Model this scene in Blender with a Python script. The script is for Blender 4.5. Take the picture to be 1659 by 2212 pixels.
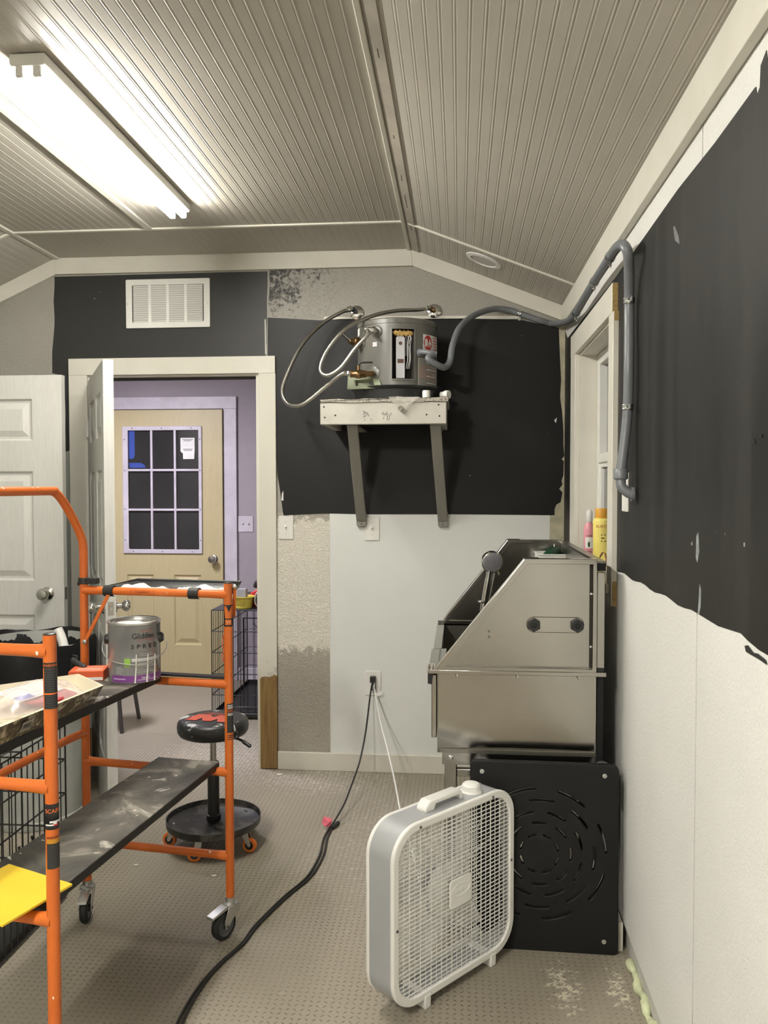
import bpy, math, random
import numpy as np
from mathutils import Vector, Matrix
for _o in list(bpy.data.objects):
    bpy.data.objects.remove(_o, do_unlink=True)
S = bpy.context.scene
COL = S.collection
PI = math.pi
R = math.radians
random.seed(7)
# ------------------------------------------------------------------ camera, world, exposure
cam = bpy.data.cameras.new('camera'); cam_o = bpy.data.objects.new('camera', cam); COL.objects.link(cam_o)
cam.sensor_fit = 'HORIZONTAL'; cam.sensor_width = 36.0; cam.lens = 36.0 * 1794.0 / 1659.0
cam.clip_start = 0.02
cam_o.matrix_world = Matrix(((0.995945, -0.002246, 0.089932, -0.538822), (0.089958, 0.032916, -0.995402, -4.337087), (-0.000724, 0.999456, 0.032985, 1.520000), (0.000000, 0.000000, 0.000000, 1.000000)))
S.camera = cam_o
S.view_settings.view_transform = 'Standard'; S.view_settings.look = 'None'
S.view_settings.gamma = 1.0; S.view_settings.use_curve_mapping = False
S.view_settings.exposure = 0.56
W = bpy.data.worlds.new('night'); S.world = W; W.use_nodes = True
W.node_tree.nodes['Background'].inputs[0].default_value = (0.012, 0.013, 0.016, 1)
W.node_tree.nodes['Background'].inputs[1].default_value = 1.0
TUBE_STRENGTH = 110.0
def area_lamp(name, loc, size, power, color):
    l = bpy.data.lights.new(name, 'AREA'); l.shape = 'RECTANGLE'; l.size, l.size_y = size; l.energy = power; l.color = color
    o = bpy.data.objects.new(name, l); COL.objects.link(o); o.location = loc; return o
area_lamp('back_room_lamp', (-2.92, 0.50, 2.43), (0.3, 0.5), 39.0, (0.93, 0.90, 1.0))

# ------------------------------------------------------------------ materials
MATS = {}
class N:
    def __init__(s, name):
        s.m = bpy.data.materials.new(name); s.m.use_nodes = True; s.t = s.m.node_tree; s.n = s.t.nodes
        s.b = s.n['Principled BSDF']; s.tc = s.n.new('ShaderNodeTexCoord')
    def link(s, a, b): s.t.links.new(a, b)
    def map(s, scale=(1, 1, 1), loc=(0, 0, 0)):
        k = s.n.new('ShaderNodeMapping'); k.inputs['Scale'].default_value = scale; k.inputs['Location'].default_value = loc
        s.link(s.tc.outputs['Object'], k.inputs['Vector']); return k.outputs[0]
    def noise(s, scale, detail=4, rough=0.55, vec=None, dist=0.0):
        k = s.n.new('ShaderNodeTexNoise'); k.inputs['Scale'].default_value = scale; k.inputs['Detail'].default_value = detail
        k.inputs['Roughness'].default_value = rough; k.inputs['Distortion'].default_value = dist
        s.link(vec or s.tc.outputs['Object'], k.inputs['Vector']); return k.outputs[0]
    def vor(s, scale, vec=None, rnd=1.0):
        k = s.n.new('ShaderNodeTexVoronoi'); k.inputs['Scale'].default_value = scale; k.inputs['Randomness'].default_value = rnd
        s.link(vec or s.tc.outputs['Object'], k.inputs['Vector']); return k.outputs['Distance']
    def ramp(s, fac, stops):
        k = s.n.new('ShaderNodeValToRGB'); e = k.color_ramp.elements
        while len(e) < len(stops): e.new(0.5)
        for q, (p, c) in zip(e, stops):
            q.position = p; q.color = (c, c, c, 1) if not isinstance(c, tuple) else (*c, 1)
        s.link(fac, k.inputs[0]); return k.outputs[0]
    def mix(s, fac, a, b, mode='MIX'):
        k = s.n.new('ShaderNodeMix'); k.data_type = 'RGBA'; k.blend_type = mode
        for i, v in ((0, fac), (6, a), (7, b)):
            if hasattr(v, 'links'): s.link(v, k.inputs[i])
            elif isinstance(v, tuple): k.inputs[i].default_value = (*v, 1)
            else: k.inputs[i].default_value = v
        return k.outputs[2]
    def math(s, op, a, b=0.0, c=0.0):
        k = s.n.new('ShaderNodeMath'); k.operation = op
        for i, v in enumerate((a, b, c)):
            if hasattr(v, 'links'): s.link(v, k.inputs[i])
            else: k.inputs[i].default_value = v
        return k.outputs[0]
    def sep(s):
        k = s.n.new('ShaderNodeSeparateXYZ'); s.link(s.tc.outputs['Object'], k.inputs[0]); return k.outputs
    def bump(s, h, strength=0.3, dist=0.002):
        k = s.n.new('ShaderNodeBump'); k.inputs['Strength'].default_value = strength; k.inputs['Distance'].default_value = dist
        s.link(h, k.inputs['Height']); s.link(k.outputs[0], s.b.inputs['Normal'])
    def col(s, v):
        if isinstance(v, tuple): s.b.inputs['Base Color'].default_value = (*v, 1)
        else: s.link(v, s.b.inputs['Base Color'])
    def set(s, rough=0.5, metal=0.0, spec=0.5, trans=0.0, alpha=None, ior=None):
        s.b.inputs['Roughness'].default_value = rough; s.b.inputs['Metallic'].default_value = metal
        s.b.inputs['Specular IOR Level'].default_value = spec; s.b.inputs['Transmission Weight'].default_value = trans
        if alpha is not None: s.b.inputs['Alpha'].default_value = alpha
        if ior: s.b.inputs['IOR'].default_value = ior
def plain(name, c, rough=0.5, metal=0.0, spec=0.5, var=0.06, vs=9.0, bump=None, **k):
    """one surface colour with a little wear, optional bump=(scale, strength, distance)"""
    if name in MATS: return MATS[name]
    q = N(name); q.set(rough, metal, spec, **k)
    d = tuple(max(0.0, x * (1 - 2.2 * var)) for x in c); e = tuple(min(1.0, x * (1 + var)) for x in c)
    q.col(q.mix(q.ramp(q.noise(vs), [(0.3, 0.0), (0.7, 1.0)]), d, e))
    if bump: q.bump(q.noise(bump[0], 3), bump[1], bump[2])
    MATS[name] = q.m; return q.m
def cream_paint():
    q = N('cream_trim_paint'); q.set(0.42)
    g = q.noise(6, 4, vec=q.map((1, 1, 1))); sp = q.ramp(q.noise(55, 2), [(0.70, 0.0), (0.76, 1.0)])
    c = q.mix(q.ramp(g, [(0.3, 0.0), (0.75, 1.0)]), (0.64, 0.615, 0.535), (0.70, 0.675, 0.60)); c = q.mix(q.math('MULTIPLY', sp, 0.25), c, (0.36, 0.33, 0.26))
    q.col(c); q.bump(q.noise(40, 4), 0.15, 0.002); return q.m
def half_painted(zcut):
    """cream paint above a ragged line, bare stained wood below it"""
    q = N('half_painted_casing'); q.set(0.5)
    x, y, z = q.sep()
    lv = q.math('ADD', z, q.math('MULTIPLY', q.math('SUBTRACT', q.noise(28, 5), 0.5), 0.07))
    f = q.ramp(q.math('MULTIPLY', q.math('SUBTRACT', lv, zcut - 0.05), 10.0), [(0.46, 0.0), (0.54, 1.0)])
    gr = q.noise(7, 5, vec=q.map((14, 14, 0.8)), dist=0.6)
    wood = q.ramp(gr, [(0.25, (0.13, 0.072, 0.022)), (0.5, (0.24, 0.145, 0.048)), (0.75, (0.31, 0.205, 0.075))])
    sm = q.ramp(q.noise(22, 5), [(0.5, 0.0), (0.75, 1.0)]); near = q.ramp(q.math('MULTIPLY', q.math('ABSOLUTE', q.math('SUBTRACT', lv, zcut + 0.05)), 14), [(0.1, 1.0), (0.7, 0.0)])
    paint = q.mix(q.math('MULTIPLY', q.math('MULTIPLY', sm, near), 0.8), (0.67, 0.645, 0.565), (0.22, 0.19, 0.14))
    q.col(q.mix(f, wood, paint)); q.bump(gr, 0.1, 0.002); return q.m
def shelf_paint():
    return plain('scuffed_cream_timber', (0.52, 0.50, 0.44), 0.5, var=0.05, vs=14, bump=(30, 0.2, 0.003))
def raw_wood():
    q = N('bare_yellow_wood'); q.set(0.65)
    gr = q.noise(6, 5, vec=q.map((3, 9, 20)), dist=0.4)
    q.col(q.ramp(gr, [(0.25, (0.25, 0.15, 0.05)), (0.55, (0.42, 0.29, 0.11)), (0.8, (0.30, 0.18, 0.06))])); return q.m
def wall_paint(name, a, b, bs, bstr, bd, rough=0.6):
    q = N(name); q.set(rough)
    q.col(q.mix(q.ramp(q.noise(2.2, 5), [(0.3, 0.0), (0.7, 1.0)]), a, b))
    h = q.ramp(q.noise(bs, 3, dist=0.8), [(0.42, 0.0), (0.6, 1.0)])
    q.bump(h, bstr, bd); return q.m
def black_paint(name, a, b, rough, streak):
    q = N(name); q.set(rough, spec=0.3)
    x, y, z = q.sep()
    st = q.ramp(q.noise(1.0, 5, vec=q.map(streak)), [(0.35, 0.0), (0.75, 1.0)])
    sc = q.ramp(q.noise(34, 2), [(0.765, 0.0), (0.785, 1.0)])
    c = q.mix(st, a, b); c = q.mix(sc, c, (0.30, 0.30, 0.28)); q.col(c)
    r = q.math('ADD', q.math('MULTIPLY', st, 0.16), rough - 0.06); q.link(r, q.b.inputs['Roughness'])
    q.bump(q.noise(120, 3), 0.12, 0.001); return q.m
def mottled():
    q = N('scraped_black_and_grey'); q.set(0.6)
    n1 = q.noise(38, 8, 0.78, dist=0.5); n2 = q.noise(7, 3)
    x, y, z = q.sep()
    lean = q.math('MULTIPLY', q.math('ADD', x, 1.31), -0.42); up = q.math('MULTIPLY', q.math('SUBTRACT', z, 2.50), 0.50)
    v = q.math('ADD', q.math('ADD', n1, q.math('MULTIPLY', q.math('SUBTRACT', n2, 0.5), 0.5)), q.math('ADD', lean, up))
    q.col(q.ramp(v, [(0.42, (0.29, 0.275, 0.24)), (0.53, (0.36, 0.345, 0.31)), (0.60, (0.20, 0.19, 0.17)), (0.655, (0.03, 0.03, 0.029))]))
    q.bump(n1, 0.25, 0.002); return q.m
def beige_over_grey(zcut):
    q = N('knockdown_wall_beige_over_grey'); q.set(0.5)
    x, y, z = q.sep()
    lv = q.math('ADD', z, q.math('MULTIPLY', q.math('SUBTRACT', q.noise(24, 8, 0.7), 0.5), 0.26))
    f = q.ramp(q.math('SUBTRACT', lv, zcut - 0.5), [(0.485, 0.0), (0.515, 1.0)])
    hi = q.ramp(q.math('SUBTRACT', lv, 0.80), [(0.53, 0.0), (0.545, 1.0)])
    c = q.mix(f, (0.44, 0.41, 0.35), (0.81, 0.77, 0.675)); c = q.mix(hi, c, (0.46, 0.43, 0.37)); q.col(c)
    q.bump(q.ramp(q.noise(75, 3, dist=1.2), [(0.40, 0.0), (0.62, 1.0)]), 0.8, 0.004); return q.m
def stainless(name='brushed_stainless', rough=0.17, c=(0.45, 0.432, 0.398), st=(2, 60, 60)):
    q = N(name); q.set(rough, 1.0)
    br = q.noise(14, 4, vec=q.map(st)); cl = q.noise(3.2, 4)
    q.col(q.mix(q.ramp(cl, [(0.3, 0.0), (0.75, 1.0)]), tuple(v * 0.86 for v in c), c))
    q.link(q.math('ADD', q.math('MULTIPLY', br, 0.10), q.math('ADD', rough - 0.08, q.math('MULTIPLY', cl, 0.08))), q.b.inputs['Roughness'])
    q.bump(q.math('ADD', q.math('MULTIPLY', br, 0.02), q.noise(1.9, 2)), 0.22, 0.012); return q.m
def floor_mat():
    q = N('grey_tread_vinyl'); q.set(0.48)
    x, y, z = q.sep()
    big = q.ramp(q.noise(1.3, 5), [(0.3, 0.0), (0.7, 1.0)]); fine = q.noise(38, 6, 0.7)
    c = q.mix(big, (0.265, 0.234, 0.183), (0.34, 0.302, 0.24))
    def blob(cx, cy, sx, sy):
        a = q.math('POWER', q.math('MULTIPLY', q.math('SUBTRACT', x, cx), 1 / sx), 2.0); b = q.math('POWER', q.math('MULTIPLY', q.math('SUBTRACT', y, cy), 1 / sy), 2.0)
        return q.math('SUBTRACT', 1.0, q.math('MINIMUM', q.math('ADD', a, b), 1.0))
    d = q.math('MAXIMUM', blob(-1.25, -0.10, 0.55, 0.35), blob(-1.75, 0.25, 0.6, 0.6))
    d = q.math('MAXIMUM', q.math('MULTIPLY', d, 0.85), q.math('MULTIPLY', blob(-0.80, -0.9, 0.5, 0.9), 0.45))
    d2 = q.math('MAXIMUM', blob(-0.22, -1.83, 0.10, 0.24), blob(-0.06, -1.83, 0.06, 0.20))
    dust = q.ramp(q.math('ADD', q.math('MULTIPLY', d, 0.30), fine), [(0.62, 0.0), (0.95, 1.0)])
    spill = q.ramp(q.math('ADD', q.math('MULTIPLY', d2, 0.36), fine), [(0.80, 0.0), (0.90, 1.0)])
    c = q.mix(q.math('MULTIPLY', dust, 0.75), c, (0.62, 0.58, 0.52)); c = q.mix(q.math('MULTIPLY', spill, 0.85), c, (0.68, 0.63, 0.50))
    sp = q.ramp(q.noise(60, 2), [(0.785, 0.0), (0.80, 1.0)]); c = q.mix(sp, c, (0.7, 0.67, 0.6))
    q.col(c); q.bump(q.noise(160, 3), 0.2, 0.001)
    return q.m
def orange_paint():
    q = N('safety_orange_paint'); q.set(0.36, spec=0.5)
    x, y, z = q.sep()
    spk = q.ramp(q.noise(42, 2), [(0.735, 0.0), (0.75, 1.0)])
    c = q.mix(q.ramp(q.noise(6), [(0.3, 0.0), (0.7, 1.0)]), (0.56, 0.118, 0.017), (0.66, 0.158, 0.024))
    c = q.mix(spk, c, (0.82, 0.76, 0.66)); q.col(c); q.bump(q.noise(90, 2), 0.06, 0.001); return q.m
def worn_board():
    q = N('black_board_with_plaster_dust'); q.set(0.55)
    n1 = q.noise(5, 6, 0.6, dist=0.8); n2 = q.noise(30, 4); n3 = q.noise(5.0, 5, 0.6, dist=1.2)
    c = q.mix(q.ramp(n1, [(0.34, 0.0), (0.66, 1.0)]), (0.030, 0.028, 0.025), (0.16, 0.145, 0.12))
    c = q.mix(q.ramp(n3, [(0.55, 0.0), (0.72, 1.0)]), c, (0.50, 0.46, 0.39)); c = q.mix(q.ramp(n2, [(0.705, 0.0), (0.73, 1.0)]), c, (0.74, 0.70, 0.60)); c = q.mix(q.ramp(q.noise(4.2, 7, 0.62, dist=2.0), [(0.60, 0.0), (0.66, 1.0)]), c, (0.62, 0.58, 0.50))
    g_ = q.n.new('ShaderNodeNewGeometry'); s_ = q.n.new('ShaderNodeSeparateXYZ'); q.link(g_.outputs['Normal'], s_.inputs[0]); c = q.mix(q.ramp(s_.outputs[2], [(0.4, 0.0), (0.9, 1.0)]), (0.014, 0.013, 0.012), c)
    q.col(c); q.bump(n1, 0.1, 0.002); return q.m
def splashed(name, base, splash, s=16, lo=0.60, hi=0.64, rough=0.5):
    q = N(name); q.set(rough)
    q.col(q.mix(q.ramp(q.noise(s, 6, 0.62, dist=1.4), [(lo, 0.0), (hi, 1.0)]), base, splash)); return q.m
def emit(name, c, s):
    m = bpy.data.materials.new(name); m.use_nodes = True; n = m.node_tree.nodes; n.remove(n['Principled BSDF'])
    e = n.new('ShaderNodeEmission'); e.inputs[0].default_value = (*c, 1); e.inputs[1].default_value = s
    m.node_tree.links.new(e.outputs[0], n['Material Output'].inputs[0]); return m
def clear_film(name, c, f, rough=0.15):
    m = bpy.data.materials.new(name); m.use_nodes = True; t = m.node_tree; b = t.nodes['Principled BSDF']
    b.inputs['Base Color'].default_value = (*c, 1); b.inputs['Roughness'].default_value = rough
    tr = t.nodes.new('ShaderNodeBsdfTransparent'); mx = t.nodes.new('ShaderNodeMixShader'); mx.inputs[0].default_value = f
    t.links.new(tr.outputs[0], mx.inputs[1]); t.links.new(b.outputs[0], mx.inputs[2]); t.links.new(mx.outputs[0], t.nodes['Material Output'].inputs[0])
    return m
def bead_mat():
    q = N('ceiling_beadboard_paint'); q.set(0.33, spec=0.28)
    w = q.noise(1.6, 4)
    q.col(q.mix(q.ramp(w, [(0.3, 0.0), (0.7, 1.0)]), (0.43, 0.405, 0.352), (0.48, 0.453, 0.396)))
    q.link(q.math('ADD', 0.34, q.math('MULTIPLY', q.noise(3.0, 3), 0.2)), q.b.inputs['Roughness']); q.bump(q.noise(5, 3), 0.10, 0.006)
    return q.m
CREAM = cream_paint(); HALF = half_painted(0.50); RAW = raw_wood(); BEAD = bead_mat()
WALL_GREY = wall_paint('old_grey_wall_paint', (0.31, 0.295, 0.258), (0.37, 0.353, 0.312), 95, 0.35, 0.003, 0.42)
WALL_LIGHT = wall_paint('pale_blue_grey_panel_paint', (0.71, 0.725, 0.70), (0.75, 0.762, 0.738), 130, 0.15, 0.002, 0.55)
WALL_WHITE = wall_paint('white_textured_panel', (0.72, 0.715, 0.685), (0.77, 0.765, 0.735), 110, 0.35, 0.003, 0.5)
WALL_GREEN = wall_paint('sage_grey_wall', (0.30, 0.315, 0.275), (0.34, 0.35, 0.31), 95, 0.35, 0.003, 0.5)
WALL_LILAC = wall_paint('lilac_grey_wall', (0.33, 0.295, 0.33), (0.37, 0.33, 0.365), 90, 0.35, 0.003, 0.6)
LILAC_TRIM = plain('lilac_white_trim', (0.60, 0.56, 0.62), 0.45)
BLACK_A = black_paint('charcoal_wall_paint', (0.030, 0.030, 0.029), (0.038, 0.038, 0.0365), 0.46, (1, 1, 1))
BLACK_B = black_paint('black_wall_paint', (0.0052, 0.0052, 0.0051), (0.0075, 0.0075, 0.0073), 0.5, (1, 1, 1))
BLACK_C = black_paint('streaked_black_wall_paint', (0.0105, 0.0103, 0.0095), (0.0265, 0.026, 0.024), 0.52, (1, 9, 0.5))
MOTTLED = mottled(); BEIGE = beige_over_grey(0.645)
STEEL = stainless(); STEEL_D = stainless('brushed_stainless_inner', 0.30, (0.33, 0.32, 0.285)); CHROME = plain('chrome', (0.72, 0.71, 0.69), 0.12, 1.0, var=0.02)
NICKEL = plain('satin_nickel', (0.55, 0.53, 0.49), 0.25, 1.0, var=0.02); ZINC = plain('zinc_plated_steel', (0.58, 0.58, 0.56), 0.35, 1.0, bump=(60, 0.1, 0.001))
FLOOR = floor_mat(); TREAD = plain('dark_tread_bars', (0.19, 0.167, 0.13), 0.34, var=0.2, vs=3); ORANGE = orange_paint(); BOARD = worn_board()  # TREAD: raised bars in a darker tone than the floor sheet
BLACKP = plain('black_plastic', (0.016, 0.016, 0.016), 0.42, bump=(180, 0.1, 0.0005)); RUBBER = plain('black_rubber', (0.014, 0.014, 0.014), 0.6)
WIRE = plain('black_wire', (0.010, 0.010, 0.010), 0.38); HDPE = plain('black_hdpe', (0.0065, 0.0068, 0.007), 0.55, spec=0.3, bump=(220, 0.3, 0.0008))
WHITEP = plain('white_plastic', (0.78, 0.77, 0.73), 0.35, var=0.02); FANGREY = plain('light_grey_painted_steel', (0.36, 0.37, 0.375), 0.38, var=0.02)
GREYP = plain('grey_plastic_conduit', (0.17, 0.18, 0.195), 0.36, var=0.03); WHITEDOOR = plain('white_door_paint', (0.66, 0.655, 0.62), 0.38, bump=(9, 0.12, 0.003))
GRAIN = None
def door_grain(name, a, b):
    q = N(name); q.set(0.42)
    g = q.noise(9, 4, vec=q.map((9, 9, 0.7)), dist=1.6)
    q.col(q.mix(q.ramp(g, [(0.3, 0.0), (0.7, 1.0)]), a, b)); q.bump(g, 0.35, 0.002); return q.m
DOORW = door_grain('white_woodgrain_door', (0.54, 0.532, 0.50), (0.60, 0.595, 0.565)); DOORY = door_grain('pale_yellow_door', (0.50, 0.425, 0.235), (0.55, 0.47, 0.27))
GLASS_DARK = plain('night_window_glass', (0.042, 0.041, 0.040), 0.06, spec=0.35, var=0.1, vs=2.0)
HEATER = plain('heater_grey_enamel', (0.135, 0.131, 0.115), 0.30, spec=0.5, var=0.03); BRAID = plain('braided_steel_hose', (0.50, 0.49, 0.45), 0.30, 1.0, bump=(900, 0.5, 0.0006))
BRASS = plain('brass', (0.27, 0.165, 0.08), 0.3, 1.0); BRACKET = plain('grey_bracket_paint', (0.25, 0.24, 0.21), 0.45, var=0.03)
RED = plain('red_plastic', (0.55, 0.025, 0.03), 0.4); YELLOW = plain('yellow_plastic_sheet', (0.86, 0.60, 0.035), 0.4, var=0.02); WHITE = plain('white_paper', (0.80, 0.79, 0.77), 0.6, var=0.02)
BLUE = plain('blue_masking_tape', (0.030, 0.070, 0.36), 0.6); INK = plain('black_ink', (0.012, 0.012, 0.012), 0.5, var=0.0); REDINK = plain('red_ink', (0.55, 0.03, 0.025), 0.45, var=0.0)
ORINK = plain('orange_ink', (0.80, 0.17, 0.02), 0.45, var=0.0); GREYINK = plain('grey_ink', (0.12, 0.12, 0.115), 0.5, var=0.0); CORD = plain('black_cord', (0.014, 0.013, 0.012), 0.45)
WCORD = plain('white_cord', (0.78, 0.77, 0.74), 0.4, var=0.02); PINK = plain('pink_tape', (0.80, 0.16, 0.22), 0.45); DARKGAP = plain('dark_gap', (0.03, 0.024, 0.018), 0.9)

# ------------------------------------------------------------------ mesh builder
class MB:
    def __init__(s): s.v = []; s.f = []; s.mi = []; s.T = Matrix.Identity(4); s.m = 0
    def add(s, vs, fs):
        o = len(s.v); T = s.T
        s.v += [tuple(T @ Vector(p)) for p in vs]; s.f += [tuple(i + o for i in f) for f in fs]; s.mi += [s.m] * len(fs); return s
    def box(s, a, b):
        x0, y0, z0 = (min(p, q) for p, q in zip(a, b)); x1, y1, z1 = (max(p, q) for p, q in zip(a, b))
        return s.add([(x0, y0, z0), (x1, y0, z0), (x1, y1, z0), (x0, y1, z0), (x0, y0, z1), (x1, y0, z1), (x1, y1, z1), (x0, y1, z1)],
                     [(0, 3, 2, 1), (4, 5, 6, 7), (0, 1, 5, 4), (1, 2, 6, 5), (2, 3, 7, 6), (3, 0, 4, 7)])
    def cbox(s, c, d): return s.box([p - q / 2 for p, q in zip(c, d)], [p + q / 2 for p, q in zip(c, d)])
    def prism(s, poly, axis, a, b):
        """closed 2-D outline pushed from a to b along axis; outline runs in the two other axes (xy, xz or yz)"""
        n = len(poly); put = {'z': lambda p, h: (p[0], p[1], h), 'y': lambda p, h: (p[0], h, p[1]), 'x': lambda p, h: (h, p[0], p[1])}[axis]
        ar = sum(poly[i][0] * poly[(i + 1) % n][1] - poly[(i + 1) % n][0] * poly[i][1] for i in range(n))
        if ar < 0: poly = poly[::-1]
        if axis == 'y': poly = poly[::-1]
        a, b = min(a, b), max(a, b)
        vs = [put(p, a) for p in poly] + [put(p, b) for p in poly]
        return s.add(vs, [tuple(range(n - 1, -1, -1)), tuple(range(n, 2 * n))] + [(i, (i + 1) % n, n + (i + 1) % n, n + i) for i in range(n)])
    def ring(s, outer, inner, axis, a, b):
        n = len(outer); put = {'z': lambda p, h: (p[0], p[1], h), 'y': lambda p, h: (p[0], h, p[1]), 'x': lambda p, h: (h, p[0], p[1])}[axis]
        vs = [put(p, a) for p in outer] + [put(p, b) for p in outer] + [put(p, a) for p in inner] + [put(p, b) for p in inner]; fs = []
        for i in range(n):
            j = (i + 1) % n; fs += [(i, j, n + j, n + i), (2 * n + i, 3 * n + i, 3 * n + j, 2 * n + j), (i, 2 * n + i, 2 * n + j, j), (n + i, n + j, 3 * n + j, 3 * n + i)]
        return s.add(vs, fs)
    def lathe(s, prof, seg=32, c=(0, 0, 0), axis=(0, 0, 1), caps=True, skip=None):
        q = Vector((0, 0, 1)).rotation_difference(Vector(axis).normalized()).to_matrix(); c = Vector(c); vs = []; fs = []
        for r, z in prof:
            for k in range(seg):
                a = 2 * PI * k / seg; vs.append(tuple(c + q @ Vector((r * math.sin(a), -r * math.cos(a), z))))
        m = len(prof)
        for i in range(m - 1):
            for k in range(seg):
                if skip and skip((k + .5) * 360 / seg, (prof[i][1] + prof[i + 1][1]) / 2): continue
                fs.append((i * seg + k, i * seg + (k + 1) % seg, (i + 1) * seg + (k + 1) % seg, (i + 1) * seg + k))
        if caps: fs += [tuple(range(seg - 1, -1, -1)), tuple((m - 1) * seg + k for k in range(seg))]
        return s.add(vs, fs)
    def cyl(s, a, b, r, seg=20, r2=None):
        a = Vector(a); b = Vector(b); d = b - a; return s.lathe([(r, 0), (r if r2 is None else r2, d.length)], seg, a, d)
    def tube(s, pts, r, seg=10, caps=True, closed=False):
        P = [Vector(p) for p in pts]; n = len(P); rr = r if isinstance(r, (list, tuple)) else [r] * n; vs = []; fs = []; up = None
        for i in range(n):
            t = (P[(i + 1) % n] - P[i - 1]) if closed else (P[min(i + 1, n - 1)] - P[max(i - 1, 0)])
            t.normalize()
            if up is None: up = t.orthogonal().normalized()
            up = (up - t * up.dot(t))
            up = up.normalized() if up.length > 1e-6 else t.orthogonal().normalized()
            w = t.cross(up)
            vs += [tuple(P[i] + (up * math.cos(2 * PI * k / seg) + w * math.sin(2 * PI * k / seg)) * rr[i]) for k in range(seg)]
        for i in range(n if closed else n - 1):
            j = (i + 1) % n; fs += [(i * seg + k, i * seg + (k + 1) % seg, j * seg + (k + 1) % seg, j * seg + k) for k in range(seg)]
        if caps and not closed: fs += [tuple(range(seg - 1, -1, -1)), tuple((n - 1) * seg + k for k in range(seg))]
        return s.add(vs, fs)
    def bar(s, a, b, w, t, up=(0, 0, 1)):
        """flat bar from a to b, w wide and t thick (t along up as far as possible)"""
        a = Vector(a); b = Vector(b); d = (b - a).normalized(); u = Vector(up); u = (u - d * u.dot(d)).normalized(); sd = d.cross(u)
        vs = [a + sd * x * w / 2 + u * y * t / 2 for x, y in ((-1, -1), (1, -1), (1, 1), (-1, 1))] + [b + sd * x * w / 2 + u * y * t / 2 for x, y in ((-1, -1), (1, -1), (1, 1), (-1, 1))]
        return s.add([tuple(p) for p in vs], [(0, 3, 2, 1), (4, 5, 6, 7), (0, 1, 5, 4), (1, 2, 6, 5), (2, 3, 7, 6), (3, 0, 4, 7)])
    def arc(s, c, r, a0, a1, z0, z1, t=0.0006, seg=None):
        """label wrapped on an upright cylinder; angles in degrees, 0 looks to -y, + goes to +x"""
        seg = seg or max(2, int(abs(a1 - a0) / 6)); vs = []; fs = []
        for k in range(seg + 1):
            a = R(a0 + (a1 - a0) * k / seg); sx, cy = math.sin(a), -math.cos(a)
            for rr in (r, r + t): vs += [(c[0] + rr * sx, c[1] + rr * cy, z0), (c[0] + rr * sx, c[1] + rr * cy, z1)]
        for k in range(seg):
            o = 4 * k; fs += [(o + 2, o + 6, o + 7, o + 3), (o, o + 1, o + 5, o + 4), (o, o + 4, o + 6, o + 2), (o + 1, o + 3, o + 7, o + 5)]
        return s.add(vs, fs + [(0, 2, 3, 1), (4 * seg, 4 * seg + 1, 4 * seg + 3, 4 * seg + 2)])
    def text(s, txt, size, fn, t=0.0005, sx=1.0, align='CENTER'):
        """flat letters; fn(u, v, h) puts a letter point into the scene"""
        vs, fs = text_mesh(txt, align); return s.add([fn(x * size * sx, y * size, z * t) for x, y, z in vs], fs)
_TX = {}
def text_mesh(txt, align):
    if (txt, align) not in _TX:
        c = bpy.data.curves.new('letters', 'FONT'); c.body = txt; c.align_x = align; c.align_y = 'CENTER'; c.extrude = 0.5; c.resolution_u = 3
        o = bpy.data.objects.new('letters', c); COL.objects.link(o); dg = bpy.context.evaluated_depsgraph_get()
        me = bpy.data.meshes.new_from_object(o.evaluated_get(dg))
        _TX[(txt, align)] = ([tuple(v.co) for v in me.vertices], [tuple(p.vertices) for p in me.polygons])
        bpy.data.objects.remove(o); bpy.data.curves.remove(c); bpy.data.meshes.remove(me)
    vs, fs = _TX[(txt, align)]; return [(x, y, z + 0.5) for x, y, z in vs], fs
def smooth(pts, n=8):
    P = [Vector(p) for p in pts]; P = [2 * P[0] - P[1]] + P + [2 * P[-1] - P[-2]]; out = []
    for i in range(1, len(P) - 2):
        a, b, c, d = P[i - 1:i + 3]
        for k in range(n):
            t = k / n; out.append(0.5 * ((2 * b) + (c - a) * t + (2 * a - 5 * b + 4 * c - d) * t * t + (3 * b - a - 3 * c + d) * t ** 3))
    return out + [P[-2]]
def rrect(w, h, r, n=6, cx=0, cy=0):
    return [(cx + sx * (w / 2 - r) + r * math.cos(a), cy + sy * (h / 2 - r) + r * math.sin(a)) for sx, sy, a0 in ((1, 1, 0), (-1, 1, 90), (-1, -1, 180), (1, -1, 270)) for a in (R(a0 + 90 * k / n) for k in range(n + 1))]
def circle(cx, cy, r, n=24): return [(cx + r * math.cos(2 * PI * k / n), cy + r * math.sin(2 * PI * k / n)) for k in range(n)]
def curve_plate(outlines, t, bevel=0.0):
    """flat plate in xy with real holes: the first outline is the edge, the others are cut out"""
    c = bpy.data.curves.new('plate', 'CURVE'); c.dimensions = '2D'; c.fill_mode = 'BOTH'; c.extrude = t / 2 - bevel; c.bevel_depth = bevel; c.bevel_resolution = 2
    for pl in outlines:
        sp = c.splines.new('POLY'); sp.points.add(len(pl) - 1); sp.use_cyclic_u = True
        for q, p in zip(sp.points, pl): q.co = (p[0], p[1], 0, 1)
    o = bpy.data.objects.new('plate', c); COL.objects.link(o); me = bpy.data.meshes.new_from_object(o.evaluated_get(bpy.context.evaluated_depsgraph_get()))
    r = ([tuple(v.co) for v in me.vertices], [tuple(p.vertices) for p in me.polygons]); bpy.data.objects.remove(o); bpy.data.curves.remove(c); bpy.data.meshes.remove(me); return r
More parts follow.
